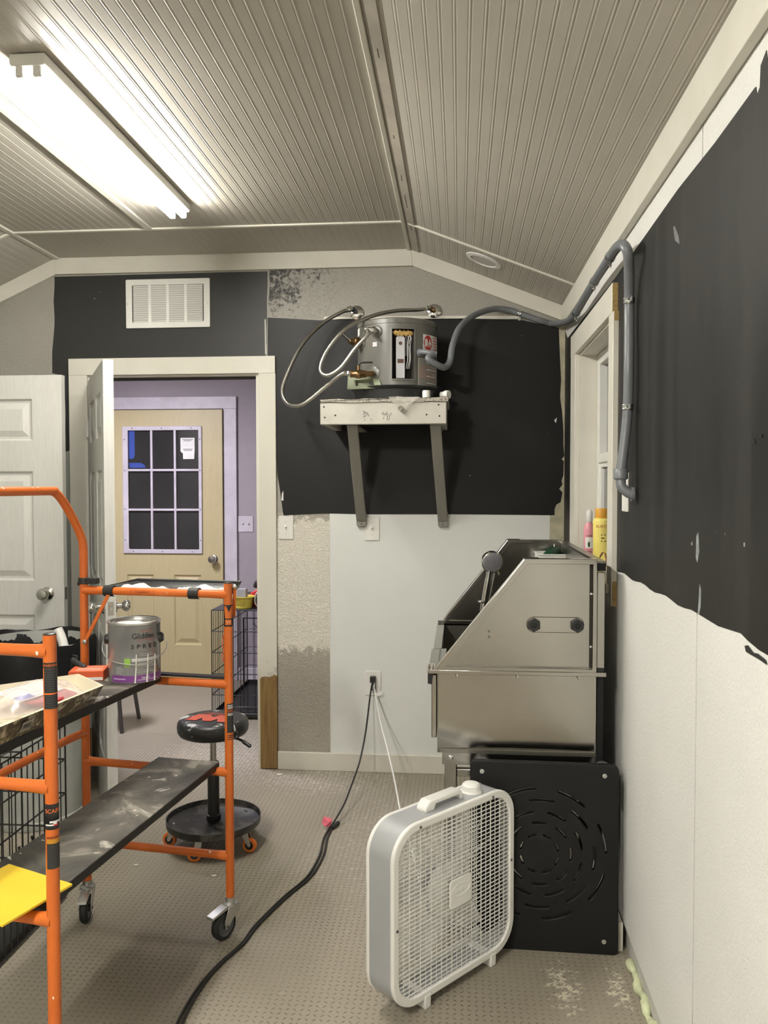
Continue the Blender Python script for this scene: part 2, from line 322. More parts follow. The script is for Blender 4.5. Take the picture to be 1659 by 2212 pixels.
# ------------------------------------------------------------------ scene graph helpers
WM = {}
def tag(o, label, cat, group=None, kind=None):
    if label: o['label'] = label
    if cat: o['category'] = cat
    if group: o['group'] = group
    if kind: o['kind'] = kind
    return o
def thing(name, label, cat, loc=(0, 0, 0), rz=0.0, group=None, kind=None):
    o = bpy.data.objects.new(name, None); COL.objects.link(o); o.empty_display_size = 0.05; o.location = loc; o.rotation_euler = (0, 0, rz)
    WM[o] = Matrix.Translation(loc) @ Matrix.Rotation(rz, 4, 'Z'); return tag(o, label, cat, group, kind)
def part(name, mb, mats, parent=None, bevel=0.0, world=True, angle=40, label=None, kind=None):
    """one mesh object; world=True means mb holds scene coordinates, otherwise the thing's own"""
    me = bpy.data.meshes.new(name); me.from_pydata(mb.v, [], mb.f)
    for m in (mats if isinstance(mats, (list, tuple)) else [mats]): me.materials.append(m)
    if any(mb.mi): me.polygons.foreach_set('material_index', mb.mi)
    o = bpy.data.objects.new(name, me); COL.objects.link(o); P = Matrix.Identity(4)
    if parent is not None: o.parent = parent; P = WM[parent]
    if parent is not None and world and P != Matrix.Identity(4): me.transform(P.inverted())
    WM[o] = P.copy()
    me.update(); me.shade_smooth(); me.set_sharp_from_angle(angle=R(angle))
    if bevel:
        b = o.modifiers.new('bevel', 'BEVEL'); b.width = bevel; b.segments = 2; b.limit_method = 'ANGLE'; b.angle_limit = R(38); b.harden_normals = False
    if label: o['label'] = label
    if kind: o['kind'] = kind
    return o
def solo(name, mb, mats, label, cat, base=(0, 0, 0), group=None, bevel=0.0, angle=40, kind=None):
    """a thing that is one mesh; mb in scene coordinates, base becomes its origin"""
    o = part(name, mb, mats, None, bevel, True, angle); o.data.transform(Matrix.Translation(-Vector(base))); o.location = base; WM[o] = Matrix.Translation(base)
    return tag(o, label, cat, group, kind)
def copy_tree(o, parent=None):
    c = o.copy(); COL.objects.link(c); c.parent = parent; WM[c] = WM[o].copy()
    for ch in [q for q in bpy.data.objects if q.parent == o]: copy_tree(ch, c)
    return c
def B(a, b): return MB().box(a, b)
# ------------------------------------------------------------------ the setting
def struct(name, mb, mats, **k):
    o = part(name, mb, mats, None, **k); o['kind'] = 'structure'; return o
floor = struct('floor', B((-4.0, -6.6, -0.05), (0.15, 2.1, 0)), FLOOR)
def tread():
    p = 0.021; xs = np.arange(-2.9, 0.0, p); ys = np.arange(-3.0, 0.55, p); gx, gy = np.meshgrid(xs, ys)
    i, j = np.meshgrid(np.arange(len(xs)), np.arange(len(ys))); s = np.where((i + j) % 2 == 0, 1.0, -1.0).ravel(); n = s.size
    cx, cy = gx.ravel(), gy.ravel(); a = s * R(45); L, wd, h = 0.0096, 0.0026, 0.0019
    dx, dy = np.cos(a), np.sin(a); z0 = np.zeros(n)
    V = np.stack([np.stack([cx + dx * L, cy + dy * L, z0], 1), np.stack([cx - dy * wd, cy + dx * wd, z0], 1), np.stack([cx - dx * L, cy - dy * L, z0], 1),
                  np.stack([cx + dy * wd, cy - dx * wd, z0], 1), np.stack([cx, cy, z0 + h], 1)], 1).reshape(-1, 3)
    o = (np.arange(n) * 5)[:, None, None]; F = (np.array([[0, 1, 4], [1, 2, 4], [2, 3, 4], [3, 0, 4]])[None] + o).reshape(-1, 3)
    me = bpy.data.meshes.new('tread_pattern'); me.vertices.add(len(V)); me.vertices.foreach_set('co', V.ravel())
    me.loops.add(F.size); me.loops.foreach_set('vertex_index', F.ravel().astype(np.int32)); me.polygons.add(len(F)); me.polygons.foreach_set('loop_start', np.arange(0, F.size, 3, dtype=np.int32))
    me.update(calc_edges=True); me.materials.append(TREAD); me.shade_smooth()
    t = bpy.data.objects.new('tread_pattern', me); COL.objects.link(t); t.parent = floor; t['kind'] = 'stuff'
tread()
# back wall with the doorway
wb = MB(); wb.prism([(-3.32, 0), (-2.545, 0), (-2.545, 2.80), (-3.32, 2.80)], 'y', 0, 0.11); wb.prism([(-2.545, 2.118), (-1.573, 2.118), (-1.573, 2.80), (-2.545, 2.80)], 'y', 0, 0.11); wb.prism([(-1.573, 0), (0.14, 0), (0.14, 2.80), (-1.573, 2.80)], 'y', 0, 0.11)
wall_back = struct('wall_back', wb, WALL_GREY)
def patch(name, pts, y, mat, parent, t=0.0012):
    m = MB().prism(pts, 'y', y - t, y); return part(name, m, mat, parent)
patch('wall_panel', [(-1.218, 0.02), (0, 0.02), (0, 1.372), (-1.218, 1.372)], 0, WALL_LIGHT, wall_back, 0.004)
patch('knockdown_strip', [(-1.50, 0.02), (-1.219, 0.02), (-1.219, 1.372), (-1.50, 1.372)], 0, BEIGE, wall_back, 0.0025)
patch('stained_edge', [(-0.075, 1.15), (0, 1.15), (0, 2.345), (-0.060, 2.345)], -0.003, plain('yellowed_joint_tape', (0.50, 0.46, 0.33), 0.6, var=0.15, vs=14), wall_back, 0.002)
def rag(pts, amp, seed, n=6):
    rnd = random.Random(seed); out = []
    for i, p in enumerate(pts):
        q = pts[(i + 1) % len(pts)]
        out.append(p)
        for k in range(1, n): out.append((p[0] + (q[0] - p[0]) * k / n + rnd.uniform(-amp, amp), p[1] + (q[1] - p[1]) * k / n + rnd.uniform(-amp, amp)))
    return out
BL = [(-2.7120, 2.6403), (-1.5450, 2.6424), (-1.5487, 2.4152), (-1.5573, 2.1969), (-1.5923, 2.1682), (-2.6093, 2.1823), (-2.6133, 1.8885), (-2.6288, 1.7062), (-2.6680, 1.6988), (-2.6602, 1.8889), (-2.6675, 2.1085), (-2.7325, 2.1242), (-2.7308, 2.2388), (-2.7156, 2.3877), (-2.7191, 2.5117)]
patch('black_paint_patch', rag(BL, 0.002, 3, 3), 0, BLACK_A, wall_back, 0.001)
BR = [(-1.5451, 2.3996), (-1.4412, 2.3928), (-1.2691, 2.3800), (-1.1468, 2.3849), (-1.0009, 2.3798), (-0.7597, 2.3777), (-0.5208, 2.3757), (-0.2373, 2.3657), (-0.0336, 2.3197), (-0.0282, 2.1974), (-0.0203, 2.0561), (-0.0244, 1.9618), (-0.0147, 1.8979), (-0.0070, 1.7962), (-0.0066, 1.7252), (-0.0016, 1.6659), (-0.0155, 1.6494), (-0.0037, 1.6399), (-0.0056, 1.5663), (-0.0148, 1.5402), (-0.0100, 1.5188), (-0.0262, 1.4975), (-0.0097, 1.4784), (-0.0188, 1.4285), (-0.0398, 1.4166), (-0.0491, 1.3927), (-0.0489, 1.3617), (-0.2801, 1.3635), (-0.5664, 1.3652), (-1.0022, 1.3641), (-1.2477, 1.3684), (-1.4660, 1.3581), (-1.4732, 1.4145), (-1.4828, 1.4880), (-1.4948, 1.5615), (-1.5017, 1.6717), (-1.5176, 1.9768), (-1.5462, 2.1959)]
patch('black_paint_patch', BR, -0.004, BLACK_B, wall_back, 0.0015)
patch('scraped_patch', rag([(-1.5375, 2.6471), (-1.1469, 2.6426), (-1.1349, 2.5753), (-1.1961, 2.5046), (-1.2453, 2.3974), (-1.3929, 2.3905), (-1.5388, 2.4053)], 0.006, 5, 4), 0, MOTTLED, wall_back, 0.0014)
patch('white_paint_edge', [(-1.2447, 2.3990), (-1.0738, 2.3933), (-0.8801, 2.3945), (-0.5209, 2.3901), (-0.2256, 2.3822), (-0.2255, 2.3680), (-0.5208, 2.3711), (-0.8801, 2.3754), (-1.0739, 2.3790), (-1.2447, 2.3821)], -0.001, CREAM, wall_back, 0.0045)
patch('paint_seam', [(-1.5612, 2.3912), (-1.5563, 2.3911), (-1.5548, 2.2090), (-1.5597, 2.2090)], -0.0012, CREAM, wall_back, 0.001)
for q in ([(-1.4727, 1.4733), (-1.4651, 1.4880), (-1.4654, 1.4341), (-1.4753, 1.4390)], [(-0.0542, 1.8485), (-0.0403, 1.8626), (-0.0448, 1.8342)]):
    patch('white_scuff', q, -0.0055, WHITE, wall_back, 0.001)
# right wall
wr = MB()
for a, b in (((0.012, -6.6, 0), (0.14, -1.40, 2.6)), ((0.012, -0.48, 0), (0.14, 0.0, 2.6)), ((0.012, -1.40, 0), (0.14, -0.48, 1.14)), ((0.012, -1.40, 2.14), (0.14, -0.48, 2.6))): wr.box(a, b)
wall_right = struct('wall_right', wr, plain('drywall_backing', (0.52, 0.51, 0.47), 0.7))
pn = MB()
for a, b in (((0, -2.400, 0.088), (0.012, -1.40, 2.42)), ((0, -0.48, 0.088), (0.012, 0, 2.42)), ((0, -1.40, 0.088), (0.012, -0.48, 1.14)), ((0, -1.40, 2.14), (0.012, -0.48, 2.42))): pn.box(a, b)
part('wall_panel', pn, WALL_WHITE, wall_right); part('wall_panel', B((0, -4.80, 0.088), (0.012, -2.409, 2.42)), WALL_WHITE, wall_right)
part('wall_panel', B((0, -6.6, 0.088), (0.012, -4.806, 2.42)), WALL_WHITE, wall_right); part('panel_gap', B((0.0085, -2.409, 0.088), (0.0125, -2.401, 2.42)), DARKGAP, wall_right)
def rpatch(name, pts, mat, x=0.0, t=0.0012, parent=wall_right): return part(name, MB().prism(pts, 'x', x - t, x), mat, parent)
rpatch('black_paint_patch', [(-0.004, 1.20), (-0.06, 1.19), (-0.12, 1.20), (-0.20, 1.17), (-0.24, 1.16), (-0.42, 1.16), (-0.42, 2.248), (-0.1, 2.25), (-0.004, 2.30)], BLACK_C)
near = [(-1.36, 2.236), (-0.40, 2.246), (-0.40, 2.19), (-1.36, 2.19), (-1.36, 1.24)] + [(y, 1.226 + 0.004 * math.sin(y * 23)) for y in np.arange(-1.46, -2.39, -0.06)] + [(-2.41, 1.228), (-2.56, 1.225), (-2.70, 1.235), (-2.74, 1.228)] + [(-2.80, 1.222), (-3.0, 1.22), (-3.5, 1.22), (-4.78, 1.22), (-4.78, 2.26), (-2.80, 2.262), (-2.792, 2.285), (-2.765, 2.272), (-2.762, 2.235), (-2.748, 2.228), (-2.742, 2.245), (-2.735, 2.246), (-2.5, 2.243), (-2.2, 2.250), (-1.8, 2.243)]
rpatch('black_paint_patch', near, BLACK_C)
SCUFF = plain('pale_blue_grey_scuff', (0.30, 0.32, 0.33), 0.5, var=0.2, vs=30)
for q, m in (([(-2.3974, 1.4026), (-2.4117, 1.4119), (-2.4207, 1.3708), (-2.4072, 1.3434), (-2.3958, 1.3529)], SCUFF), ([(-2.4273, 1.2965), (-2.4385, 1.2844), (-2.4365, 1.2478), (-2.4265, 1.2286), (-2.4157, 1.2269)], SCUFF), ([(-2.7118, 1.4098), (-2.7181, 1.4102), (-2.7185, 1.4024), (-2.7121, 1.4019)], SCUFF), ([(-2.3566, 1.3850), (-2.3642, 1.3877), (-2.3645, 1.3791), (-2.3568, 1.3786)], SCUFF), ([(-2.1603, 2.1700), (-2.1740, 2.1681), (-2.2152, 2.1306), (-2.2248, 2.1087), (-2.1801, 2.1295)], plain('grey_scuff', (0.16, 0.16, 0.17), 0.5))):
    rpatch('paint_scuff', q, m, -0.0013, 0.0006)
for q in ([(-2.7445, 1.5954), (-2.7635, 1.6029), (-2.7710, 1.5941)], [(-2.7869, 1.6058), (-2.8028, 1.6090), (-2.8008, 1.6033)], [(-2.7287, 1.2164), (-2.7436, 1.2202), (-2.7731, 1.2123), (-2.7965, 1.2153), (-2.8328, 1.2121), (-2.8397, 1.2054), (-2.7969, 1.2070), (-2.7366, 1.2066)]): rpatch('torn_paper_spot', q, BLACKP, -0.0013, 0.002)
fo = MB(); pts = []
for k in range(40):
    y = -1.70 - k * 0.0125; pts.append((0.006 - 0.006 * (0.5 + 0.5 * math.sin(k * 0.7)), y, 0.010 + 0.006 * math.sin(k * 0.5)))
fo.tube(pts, [0.012 + 0.003 * math.sin(k * 0.8) + 0.002 * math.sin(k * 2.3) for k in range(40)], 9); part('foam_sealant', fo, plain('pale_green_foam', (0.62, 0.66, 0.42), 0.7, var=0.12, vs=30), wall_right)
# left wall, wall behind the camera, the room beyond the doorway
struct('wall_left', B((-3.42, -6.6, 0), (-3.30, 0.0, 2.6)), WALL_GREEN); struct('wall_rear', B((-3.42, -6.7, 0), (0.14, -6.6, 2.9)), WALL_WHITE)
patch('lower_wall_paint', [(-3.30, 0.0), (-2.632, 0.0), (-2.632, 1.701), (-3.30, 1.701)], 0, WALL_GREEN, wall_back, 0.0006)
wall_far = struct('wall_far', B((-4.0, 1.97, 0), (-0.5, 2.08, 2.5)), WALL_LILAC); struct('wall_far_left', B((-4.0, 0.11, 0), (-3.9, 1.97, 2.5)), WALL_LILAC); struct('wall_far_right', B((-0.6, 0.11, 0), (-0.5, 1.97, 2.5)), WALL_LILAC)
struct('ceiling_far', B((-4.0, 0.11, 2.45), (-0.5, 2.08, 2.55)), WALL_WHITE)
struct('baseboard_far', B((-2.248, 1.952, 0), (-0.6, 1.97, 0.095)), LILAC_TRIM, bevel=0.003)
struct('baseboard_back', B((-1.500, -0.02, 0), (-0.0, -0.004, 0.097)), CREAM, bevel=0.003); struct('baseboard_right', B((-0.022, -1.625, 0), (-0.004, -0.02, 0.095)), CREAM, bevel=0.003)
# ceiling: beadboard sheets, battens, crown boards
ZC = 2.735; XR, XL = -0.787, -2.695
ce = MB(); ce.prism([(0.14, 2.40), (0.14, 2.50), (XR, 2.85), (XL, 2.85), (-3.42, 2.53), (-3.42, 2.43), (XL, ZC + 0.012), (XR, ZC + 0.012)], 'y', -6.7, 0.0)
ceiling = struct('ceiling', ce, BEAD)
def bead_sheet(p0, p1, y0, y1):
    p0 = Vector(p0); p1 = Vector(p1); d = p1 - p0; L = d.length; d /= L; nrm = Vector((d.y, -d.x)); nrm = -nrm if nrm.y > 0 else nrm
    prof = []; s = 0.006
    while s < L - 0.012:
        prof += [(s, 0), (s + 0.0018, -0.0008), (s + 0.0042, 0.0), (s + 0.0065, 0.0006), (s + 0.0088, 0.0), (s + 0.0112, -0.0008), (s + 0.013, 0)]; s += 0.040
    prof = [(0, 0)] + prof + [(L, 0)]; m = MB(); vs = []
    for q, h in prof:
        w = p0 + d * q + nrm * h; vs += [(w.x, y0, w.y), (w.x, y1, w.y)]
    m.add(vs, [(2 * k, 2 * k + 1, 2 * k + 3, 2 * k + 2) for k in range(len(prof) - 1)]); part('beadboard_sheet', m, BEAD, ceiling, angle=4)
sl_r = ((XR, ZC), (0.03, 2.412)); sl_l = ((XL, ZC), (-3.31, 2.46))
for y0, y1 in ((-0.472, 0.0), (-2.92, -0.472), (-6.6, -2.92)):
    bead_sheet(*sl_r, y0, y1); bead_sheet(*sl_l, y0, y1); bead_sheet((XL, ZC), (-2.01, ZC), y0, y1); bead_sheet((-2.01, ZC), (XR, ZC), y0, y1)
def batten(name, pts, w, t, mat=CREAM):
    m = MB()
    for a, b, up in pts: m.bar(a, b, w, t, up)
    return part(name, m, mat, ceiling, bevel=0.003)
nr = Vector((0.323, 0, 0.817)).normalized(); nl = Vector((-0.275, 0, 0.615)).normalized()
batten('cross_batten', [((XL, -0.472, ZC - 0.003), (XR - 0.01, -0.472, ZC - 0.003), (0, 0, 1))], 0.021, 0.010)
batten('cross_batten', [((XR + 0.01, -0.462, ZC - 0.007), (0.0, -0.462, 2.421), nr)], 0.021, 0.010)
batten('cross_batten', [((XL - 0.01, -0.472, ZC - 0.007), (-3.30, -0.472, 2.462), nl)], 0.021, 0.010)
batten('long_batten', [((-2.005, -6.6, ZC - 0.004), (-2.005, -0.47, ZC - 0.004), (0, 0, 1))], 0.034, 0.010)
batten('ridge_batten', [((XR - 0.012, -6.6, ZC - 0.004), (XR - 0.012, -0.02, ZC - 0.004), (0, 0, 1))], 0.018, 0.012)
part('ridge_strip', MB().bar((XR + 0.022, -6.6, ZC - 0.012), (XR + 0.022, -0.02, ZC - 0.012), 0.042, 0.006, nr), plain('grey_ridge_strip', (0.36, 0.325, 0.27), 0.5, var=0.12, vs=5), ceiling)
rg = MB(); rnd = random.Random(4)
for y, L in ((-0.44, 0.06), (-0.75, 0.05), (-0.86, 0.11), (-1.08, 0.06), (-1.45, 0.03), (-2.02, 0.05), (-2.9, 0.08)): rg.box((XR + 0.020, y, ZC - 0.0155), (XR + 0.0235, y + L, ZC - 0.0122))
part('ridge_gap', rg, DARKGAP, ceiling, kind='stuff')
batten('left_bend_batten', [((XL + 0.008, -6.6, ZC - 0.004), (XL + 0.008, -0.02, ZC - 0.004), (0, 0, 1))], 0.028, 0.012)
struct('trim_1', MB().prism([(XL - 0.006, 2.648), (XR + 0.008, 2.648), (XR, ZC), (XL, ZC)], 'y', -0.022, 0.0), CREAM, bevel=0.002)
struct('trim_2', MB().prism([(XR + 0.0085, 2.646), (-0.002, 2.347), (-0.002, 2.424), (XR, ZC)], 'y', -0.022, 0.0), CREAM, bevel=0.002)
struct('trim_3', MB().prism([(XL - 0.0065, 2.646), (-3.30, 2.375), (-3.30, 2.462), (XL, ZC)], 'y', -0.022, 0.0), CREAM, bevel=0.002)
struct('trim_4', B((-0.024, -6.6, 2.319), (-0.001, -0.022, 2.424)), CREAM, bevel=0.002)
# doorway casing
t5 = thing('trim_5', None, None, kind='structure')
part('head_casing', B((-2.632, -0.022, 2.107), (-1.503, 0, 2.197)), CREAM, t5, bevel=0.002); part('side_casing', B((-1.593, -0.021, 0.004), (-1.501, 0, 2.107)), HALF, t5, bevel=0.002)
part('side_casing', B((-2.632, -0.021, 0.004), (-2.530, 0, 2.107)), half_painted(0.66), t5, bevel=0.002)
part('jamb', B((-1.611, -0.0, 0.0), (-1.573, 0.112, 2.118)), CREAM, t5); part('jamb', B((-2.545, 0.0, 0.0), (-2.525, 0.112, 2.118)), CREAM, t5); part('jamb', B((-2.525, 0.0, 2.098), (-1.611, 0.112, 2.118)), CREAM, t5)
part('door_stop', B((-2.525, 0.045, 2.086), (-1.611, 0.075, 2.098)), plain('dark_weatherstrip', (0.05, 0.045, 0.04), 0.8), t5)

def door_slab(w, h, t, panels, holes, mats, parent, z0=0.0, rails=True):
    xs = sorted({0, w} | {x for p in panels + holes for x in p[:2]}); zs = sorted({0, h} | {z for p in panels + holes for z in p[2:]}); m = MB()
    for a, b in zip(xs, xs[1:]):
        for c, d in zip(zs, zs[1:]):
            cx, cz = (a + b) / 2, (c + d) / 2
            if not any(p[0] < cx < p[1] and p[2] < cz < p[3] for p in panels + holes): m.box((a, -t / 2, z0 + c), (b, t / 2, z0 + d))
    part('leaf', m, mats, parent, world=False)
    for a, b, c, d in panels:
        m = MB()
        for s in (-1, 1):
            lv = [(0, t / 2), (0.010, t / 2 - 0.012), (0.020, t / 2 - 0.012), (0.050, t / 2 - 0.001)]; vs = []; fs = []
            for i, y in lv: vs += [(a + i, s * y, z0 + c + i), (b - i, s * y, z0 + c + i), (b - i, s * y, z0 + d - i), (a + i, s * y, z0 + d - i)]
            for k in range(3): fs += [(4 * k + i, 4 * k + (i + 1) % 4, 4 * k + 4 + (i + 1) % 4, 4 * k + 4 + i) for i in range(4)]
            fs.append((12, 13, 14, 15)); m.add(vs, fs if s < 0 else [f[::-1] for f in fs])
        part('panel', m, mats, parent, world=False, angle=20)
def six(w, st, mu):
    pw = (w - 2 * st - mu) / 2; c = ((st, st + pw), (w - st - pw, w - st)); return [(a, b, lo, hi) for a, b in c for lo, hi in ((0.25, 0.865), (1.035, 1.575), (1.725, 1.93))]
def knob(parent, x, z, y, s, mat=NICKEL, r=0.027):
    m = MB().lathe([(0.032, 0), (0.032, 0.004), (0.026, 0.009), (0.012, 0.012), (0.012, 0.030), (0.019, 0.036), (r, 0.048), (r, 0.058), (r * 0.8, 0.066), (r * 0.3, 0.069)], 24, (x, y, z), (0, s, 0)); return part('knob', m, mat, parent, world=False)
# the inner door, standing open; the closet door on the left; the yellow outer door
d1 = thing('door_1', 'white panelled door standing open edge-on in the doorway', 'door', (-2.498, -0.030, 0), R(-61.2), kind='structure')
door_slab(0.895, 2.055, 0.044, six(0.895, 0.115, 0.11), [], DOORW, d1, 0.012)
for s in (-1, 1): knob(d1, 0.835, 0.975, s * 0.022, s, CHROME, 0.026)
part('latch_plate', B((0.8945, -0.0125, 0.945), (0.8965, 0.0125, 1.005)), NICKEL, d1, world=False); part('latch_bolt', B((0.8955, -0.006, 0.968), (0.902, 0.006, 0.982)), CHROME, d1, world=False)
for z in (0.25, 1.05, 1.82):
    part('hinge', MB().cyl((-0.006, -0.026, z - .045), (-0.006, -0.026, z + .045), 0.006).box((0, -0.0235, z - .045), (0.03, -0.022, z + .045)), WHITEDOOR, d1, world=False)
d3 = thing('door_3', 'white six-panel closet door at the left edge with satin knob', 'door', (-3.385, -0.4025, 0), 0, kind='structure')
door_slab(0.91, 2.045, 0.035, six(0.91, 0.152, 0.12), [], DOORW, d3, 0.012); knob(d3, 0.826, 0.985, -0.0175, -1, NICKEL, 0.03); knob(d3, 0.826, 0.985, 0.0175, 1, NICKEL, 0.03)
part('latch_plate', B((0.9095, -0.0115, 0.955), (0.9115, 0.0115, 1.015)), NICKEL, d3, world=False)
d2 = thing('door_2', 'pale yellow outer door with a nine-pane window', 'door', (-3.262, 1.945, 0), 0, kind='structure')
gx0, gx1, gz0, gz1 = 0.150, 0.728, 1.005, 1.956
door_slab(0.908, 2.088, 0.044, [(0.140, 0.357, 0.264, 0.811), (0.518, 0.736, 0.264, 0.811)], [(gx0, gx1, gz0, gz1)], DOORY, d2, 0.010)
gf = MB().ring([(0.119, 0.986), (0.750, 0.986), (0.750, 1.973), (0.119, 1.973)], [(0.164, 1.019), (0.724, 1.019), (0.724, 1.940), (0.164, 1.940)], 'y', -0.036, -0.0215); part('glazing_frame', gf, LILAC_TRIM, d2, world=False, bevel=0.005)
for k in (1, 2):
    x = 0.164 + 0.56 * k / 3; part('muntin', B((x - .009, -0.034, 1.019), (x + .009, -0.010, 1.940)), LILAC_TRIM, d2, world=False, bevel=0.003)
    z = 1.019 + 0.921 * k / 3; part('muntin', B((0.164, -0.033, z - .009), (0.724, -0.011, z + .009)), LILAC_TRIM, d2, world=False, bevel=0.003)
for i in range(3):
    for j in range(3): part('pane', B((0.166 + 0.1867 * i, -0.014, 1.021 + 0.307 * j), (0.162 + 0.1867 * (i + 1), -0.008, 1.017 + 0.307 * (j + 1))), GLASS_DARK, d2, world=False)
sc = MB()
for x, z in [(0.20, 1.957), (0.434, 1.957), (0.67, 1.957), (0.20, 1.002), (0.434, 1.002), (0.67, 1.002)] + [(xx, zz) for xx in (0.137, 0.737) for zz in (1.09, 1.33, 1.63, 1.87)]: sc.cyl((x, -0.0365, z), (x, -0.035, z), 0.005, 8)
part('frame_screws', sc, GREYINK, d2, world=False, kind='stuff'); knob(d2, 0.837, 0.947, -0.022, -1, NICKEL, 0.031)
t6 = thing('trim_6', None, None, kind='structure')
part('head_casing', B((-3.37, 1.945, 2.106), (-2.248, 1.97, 2.200)), LILAC_TRIM, t6, bevel=0.002); part('side_casing', B((-2.350, 1.946, 0), (-2.249, 1.97, 2.106)), LILAC_TRIM, t6, bevel=0.002); part('side_casing', B((-3.37, 1.946, 0), (-3.266, 1.97, 2.106)), LILAC_TRIM, t6, bevel=0.002)
# window in the right wall
w1 = thing('window_1', 'white trimmed window on the right wall above the washing tub', 'window', kind='structure')
part('head_casing', B((-0.021, -1.425, 2.107), (0, -0.37, 2.207)), CREAM, w1, bevel=0.002); part('end_grain', B((-0.0195, -1.4275, 2.109), (-0.001, -1.425, 2.205)), RAW, w1)
part('side_casing', B((-0.020, -1.445, 1.102), (0, -1.358, 2.107)), CREAM, w1, bevel=0.002); part('bare_edge', B((-0.0165, -1.4475, 1.103), (-0.001, -1.445, 1.188)), RAW, w1); part('bare_edge', B((-0.0165, -1.4470, 2.075), (-0.001, -1.445, 2.107)), RAW, w1)
part('side_casing', B((-0.020, -0.518, 1.102), (0, -0.370, 2.107)), CREAM, w1, bevel=0.002)
part('jamb', B((0, -0.530, 1.172), (0.085, -0.480, 2.10)), CREAM, w1); part('jamb', B((0, -1.40, 1.172), (0.085, -1.362, 2.10)), CREAM, w1); part('jamb', B((0, -1.40, 2.098), (0.085, -0.48, 2.14)), CREAM, w1)
part('sill', B((-0.030, -1.40, 1.140), (0.105, -0.48, 1.172)), CREAM, w1, bevel=0.003); part('jamb_gap', B((0.0845, -0.534, 1.172), (0.0875, -0.530, 2.10)), RAW, w1)
VINYL = plain('white_vinyl_sash', (0.74, 0.735, 0.70), 0.3, var=0.02)
sh = MB().ring([(-1.362, 1.172), (-0.534, 1.172), (-0.534, 2.098), (-1.362, 2.098)], [(-1.315, 1.215), (-0.582, 1.215), (-0.582, 2.05), (-1.315, 2.05)], 'x', 0.076, 0.125); part('sash_frame', sh, VINYL, w1, bevel=0.004)
part('meeting_rail', B((0.072, -1.315, 1.615), (0.115, -0.582, 1.655)), VINYL, w1, bevel=0.003)
sh = MB().ring([(-1.318, 1.212), (-0.579, 1.212), (-0.579, 1.618), (-1.318, 1.618)], [(-1.29, 1.24), (-0.607, 1.24), (-0.607, 1.595), (-1.29, 1.595)], 'x', 0.083, 0.105); part('lower_sash', sh, VINYL, w1, bevel=0.002)
WGL = plain('window_glass', (0.10, 0.10, 0.10), 0.04, spec=0.7, var=0.05)
part('pane', B((0.098, -1.292, 1.238), (0.104, -0.605, 1.597)), WGL, w1); part('pane', B((0.112, -1.317, 1.65), (0.118, -0.580, 2.052)), WGL, w1)
# ------------------------------------------------------------------ things on walls and ceiling
TUBE = emit('lit_tube', (1.0, 0.965, 0.885), TUBE_STRENGTH)
def fixture(label):
    t = thing('fluorescent_light', label, 'ceiling light', (-1.750, -1.430, ZC - 0.004), 0, 'twin tube ceiling lights')
    hb = MB().prism([(-0.052, 0), (0.052, 0), (0.052, -0.028), (0.046, -0.034), (-0.046, -0.034), (-0.052, -0.028)], 'y', -0.635, 0.632); part('housing', hb, WHITEP, t, world=False, bevel=0.002)
    for s in (-1, 1):
        part('tube', MB().cyl((s * 0.025, -0.618, -0.049), (s * 0.025, 0.618, -0.049), 0.0140, 20), TUBE, t, world=False)
        for e in (-1, 1): part('lamp_holder', B((s * 0.025 - 0.012, e * 0.619, -0.062), (s * 0.025 + 0.012, e * 0.632, -0.028)), WHITEP, t, world=False, bevel=0.004)
    return t
fx = fixture('lit twin-tube fluorescent fixture on the flat ceiling at upper left')
f2 = copy_tree(fx); f2.location.y = -4.55; TUBE2 = emit('lit_tube_rear', (1.0, 0.965, 0.885), TUBE_STRENGTH * 2.7)
for q in f2.children:
    if q.name.startswith('tube'): q.data = q.data.copy(); q.data.materials[0] = TUBE2
f2['label'] = 'second twin-tube fluorescent fixture, overhead behind the viewpoint'
rc = thing('recessed_light_cover', 'round white cover plate on the sloped beadboard ceiling', 'ceiling plate'); cen = Vector((-0.424, -0.303, 2.5915))
part('trim_ring', MB().lathe([(0.062, 0.001), (0.066, 0.007), (0.088, 0.004), (0.090, 0.0)], 40, cen, -nr, caps=False), WHITEP, rc); part('cover_disc', MB().lathe([(0.066, 0.0), (0.066, 0.003), (0.0, 0.005)], 40, cen, -nr), plain('frosted_lens', (0.60, 0.575, 0.52), 0.5), rc)
vt = thing('return_air_grille', 'white louvred return air grille high on the dark wall', 'vent', (-2.0835, 0, 2.484)); VW, VH = 0.459, 0.258
part('frame', MB().ring(rrect(VW, VH, 0.004, 1), rrect(VW - 0.066, VH - 0.062, 0.003, 1), 'y', -0.012, -0.001), WHITEP, vt, world=False, bevel=0.002)
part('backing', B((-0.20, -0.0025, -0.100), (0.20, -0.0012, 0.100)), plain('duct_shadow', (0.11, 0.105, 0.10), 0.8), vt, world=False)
cw = (VW - 0.066) / 4
for k in (1, 2, 3): part('mullion', B((-VW / 2 + 0.033 + cw * k - 0.008, -0.0115, -0.098), (-VW / 2 + 0.033 + cw * k + 0.008, -0.003, 0.098)), WHITEP, vt, world=False)
sl0 = None
for i in range(4):
    for j in range(17):
        if sl0 is None:
            mm = MB().bar((-cw / 2 + 0.007, 0, 0), (cw / 2 - 0.007, 0, 0), 0.0105, 0.0014, (0, 1, 0.75)); sl0 = part('slat', mm, WHITEP, vt, world=False); s_ = sl0
        else: s_ = sl0.copy(); COL.objects.link(s_); WM[s_] = WM[sl0]
        s_.location = (-VW / 2 + 0.033 + cw * (i + 0.5), -0.0068, -0.0915 + 0.01145 * j)
sw_ = MB()
for s in (-1, 1): sw_.cyl((s * 0.219, -0.0135, 0), (s * 0.219, -0.0115, 0), 0.004, 10)
part('frame_screws', sw_, ZINC, vt, world=False, kind='stuff')
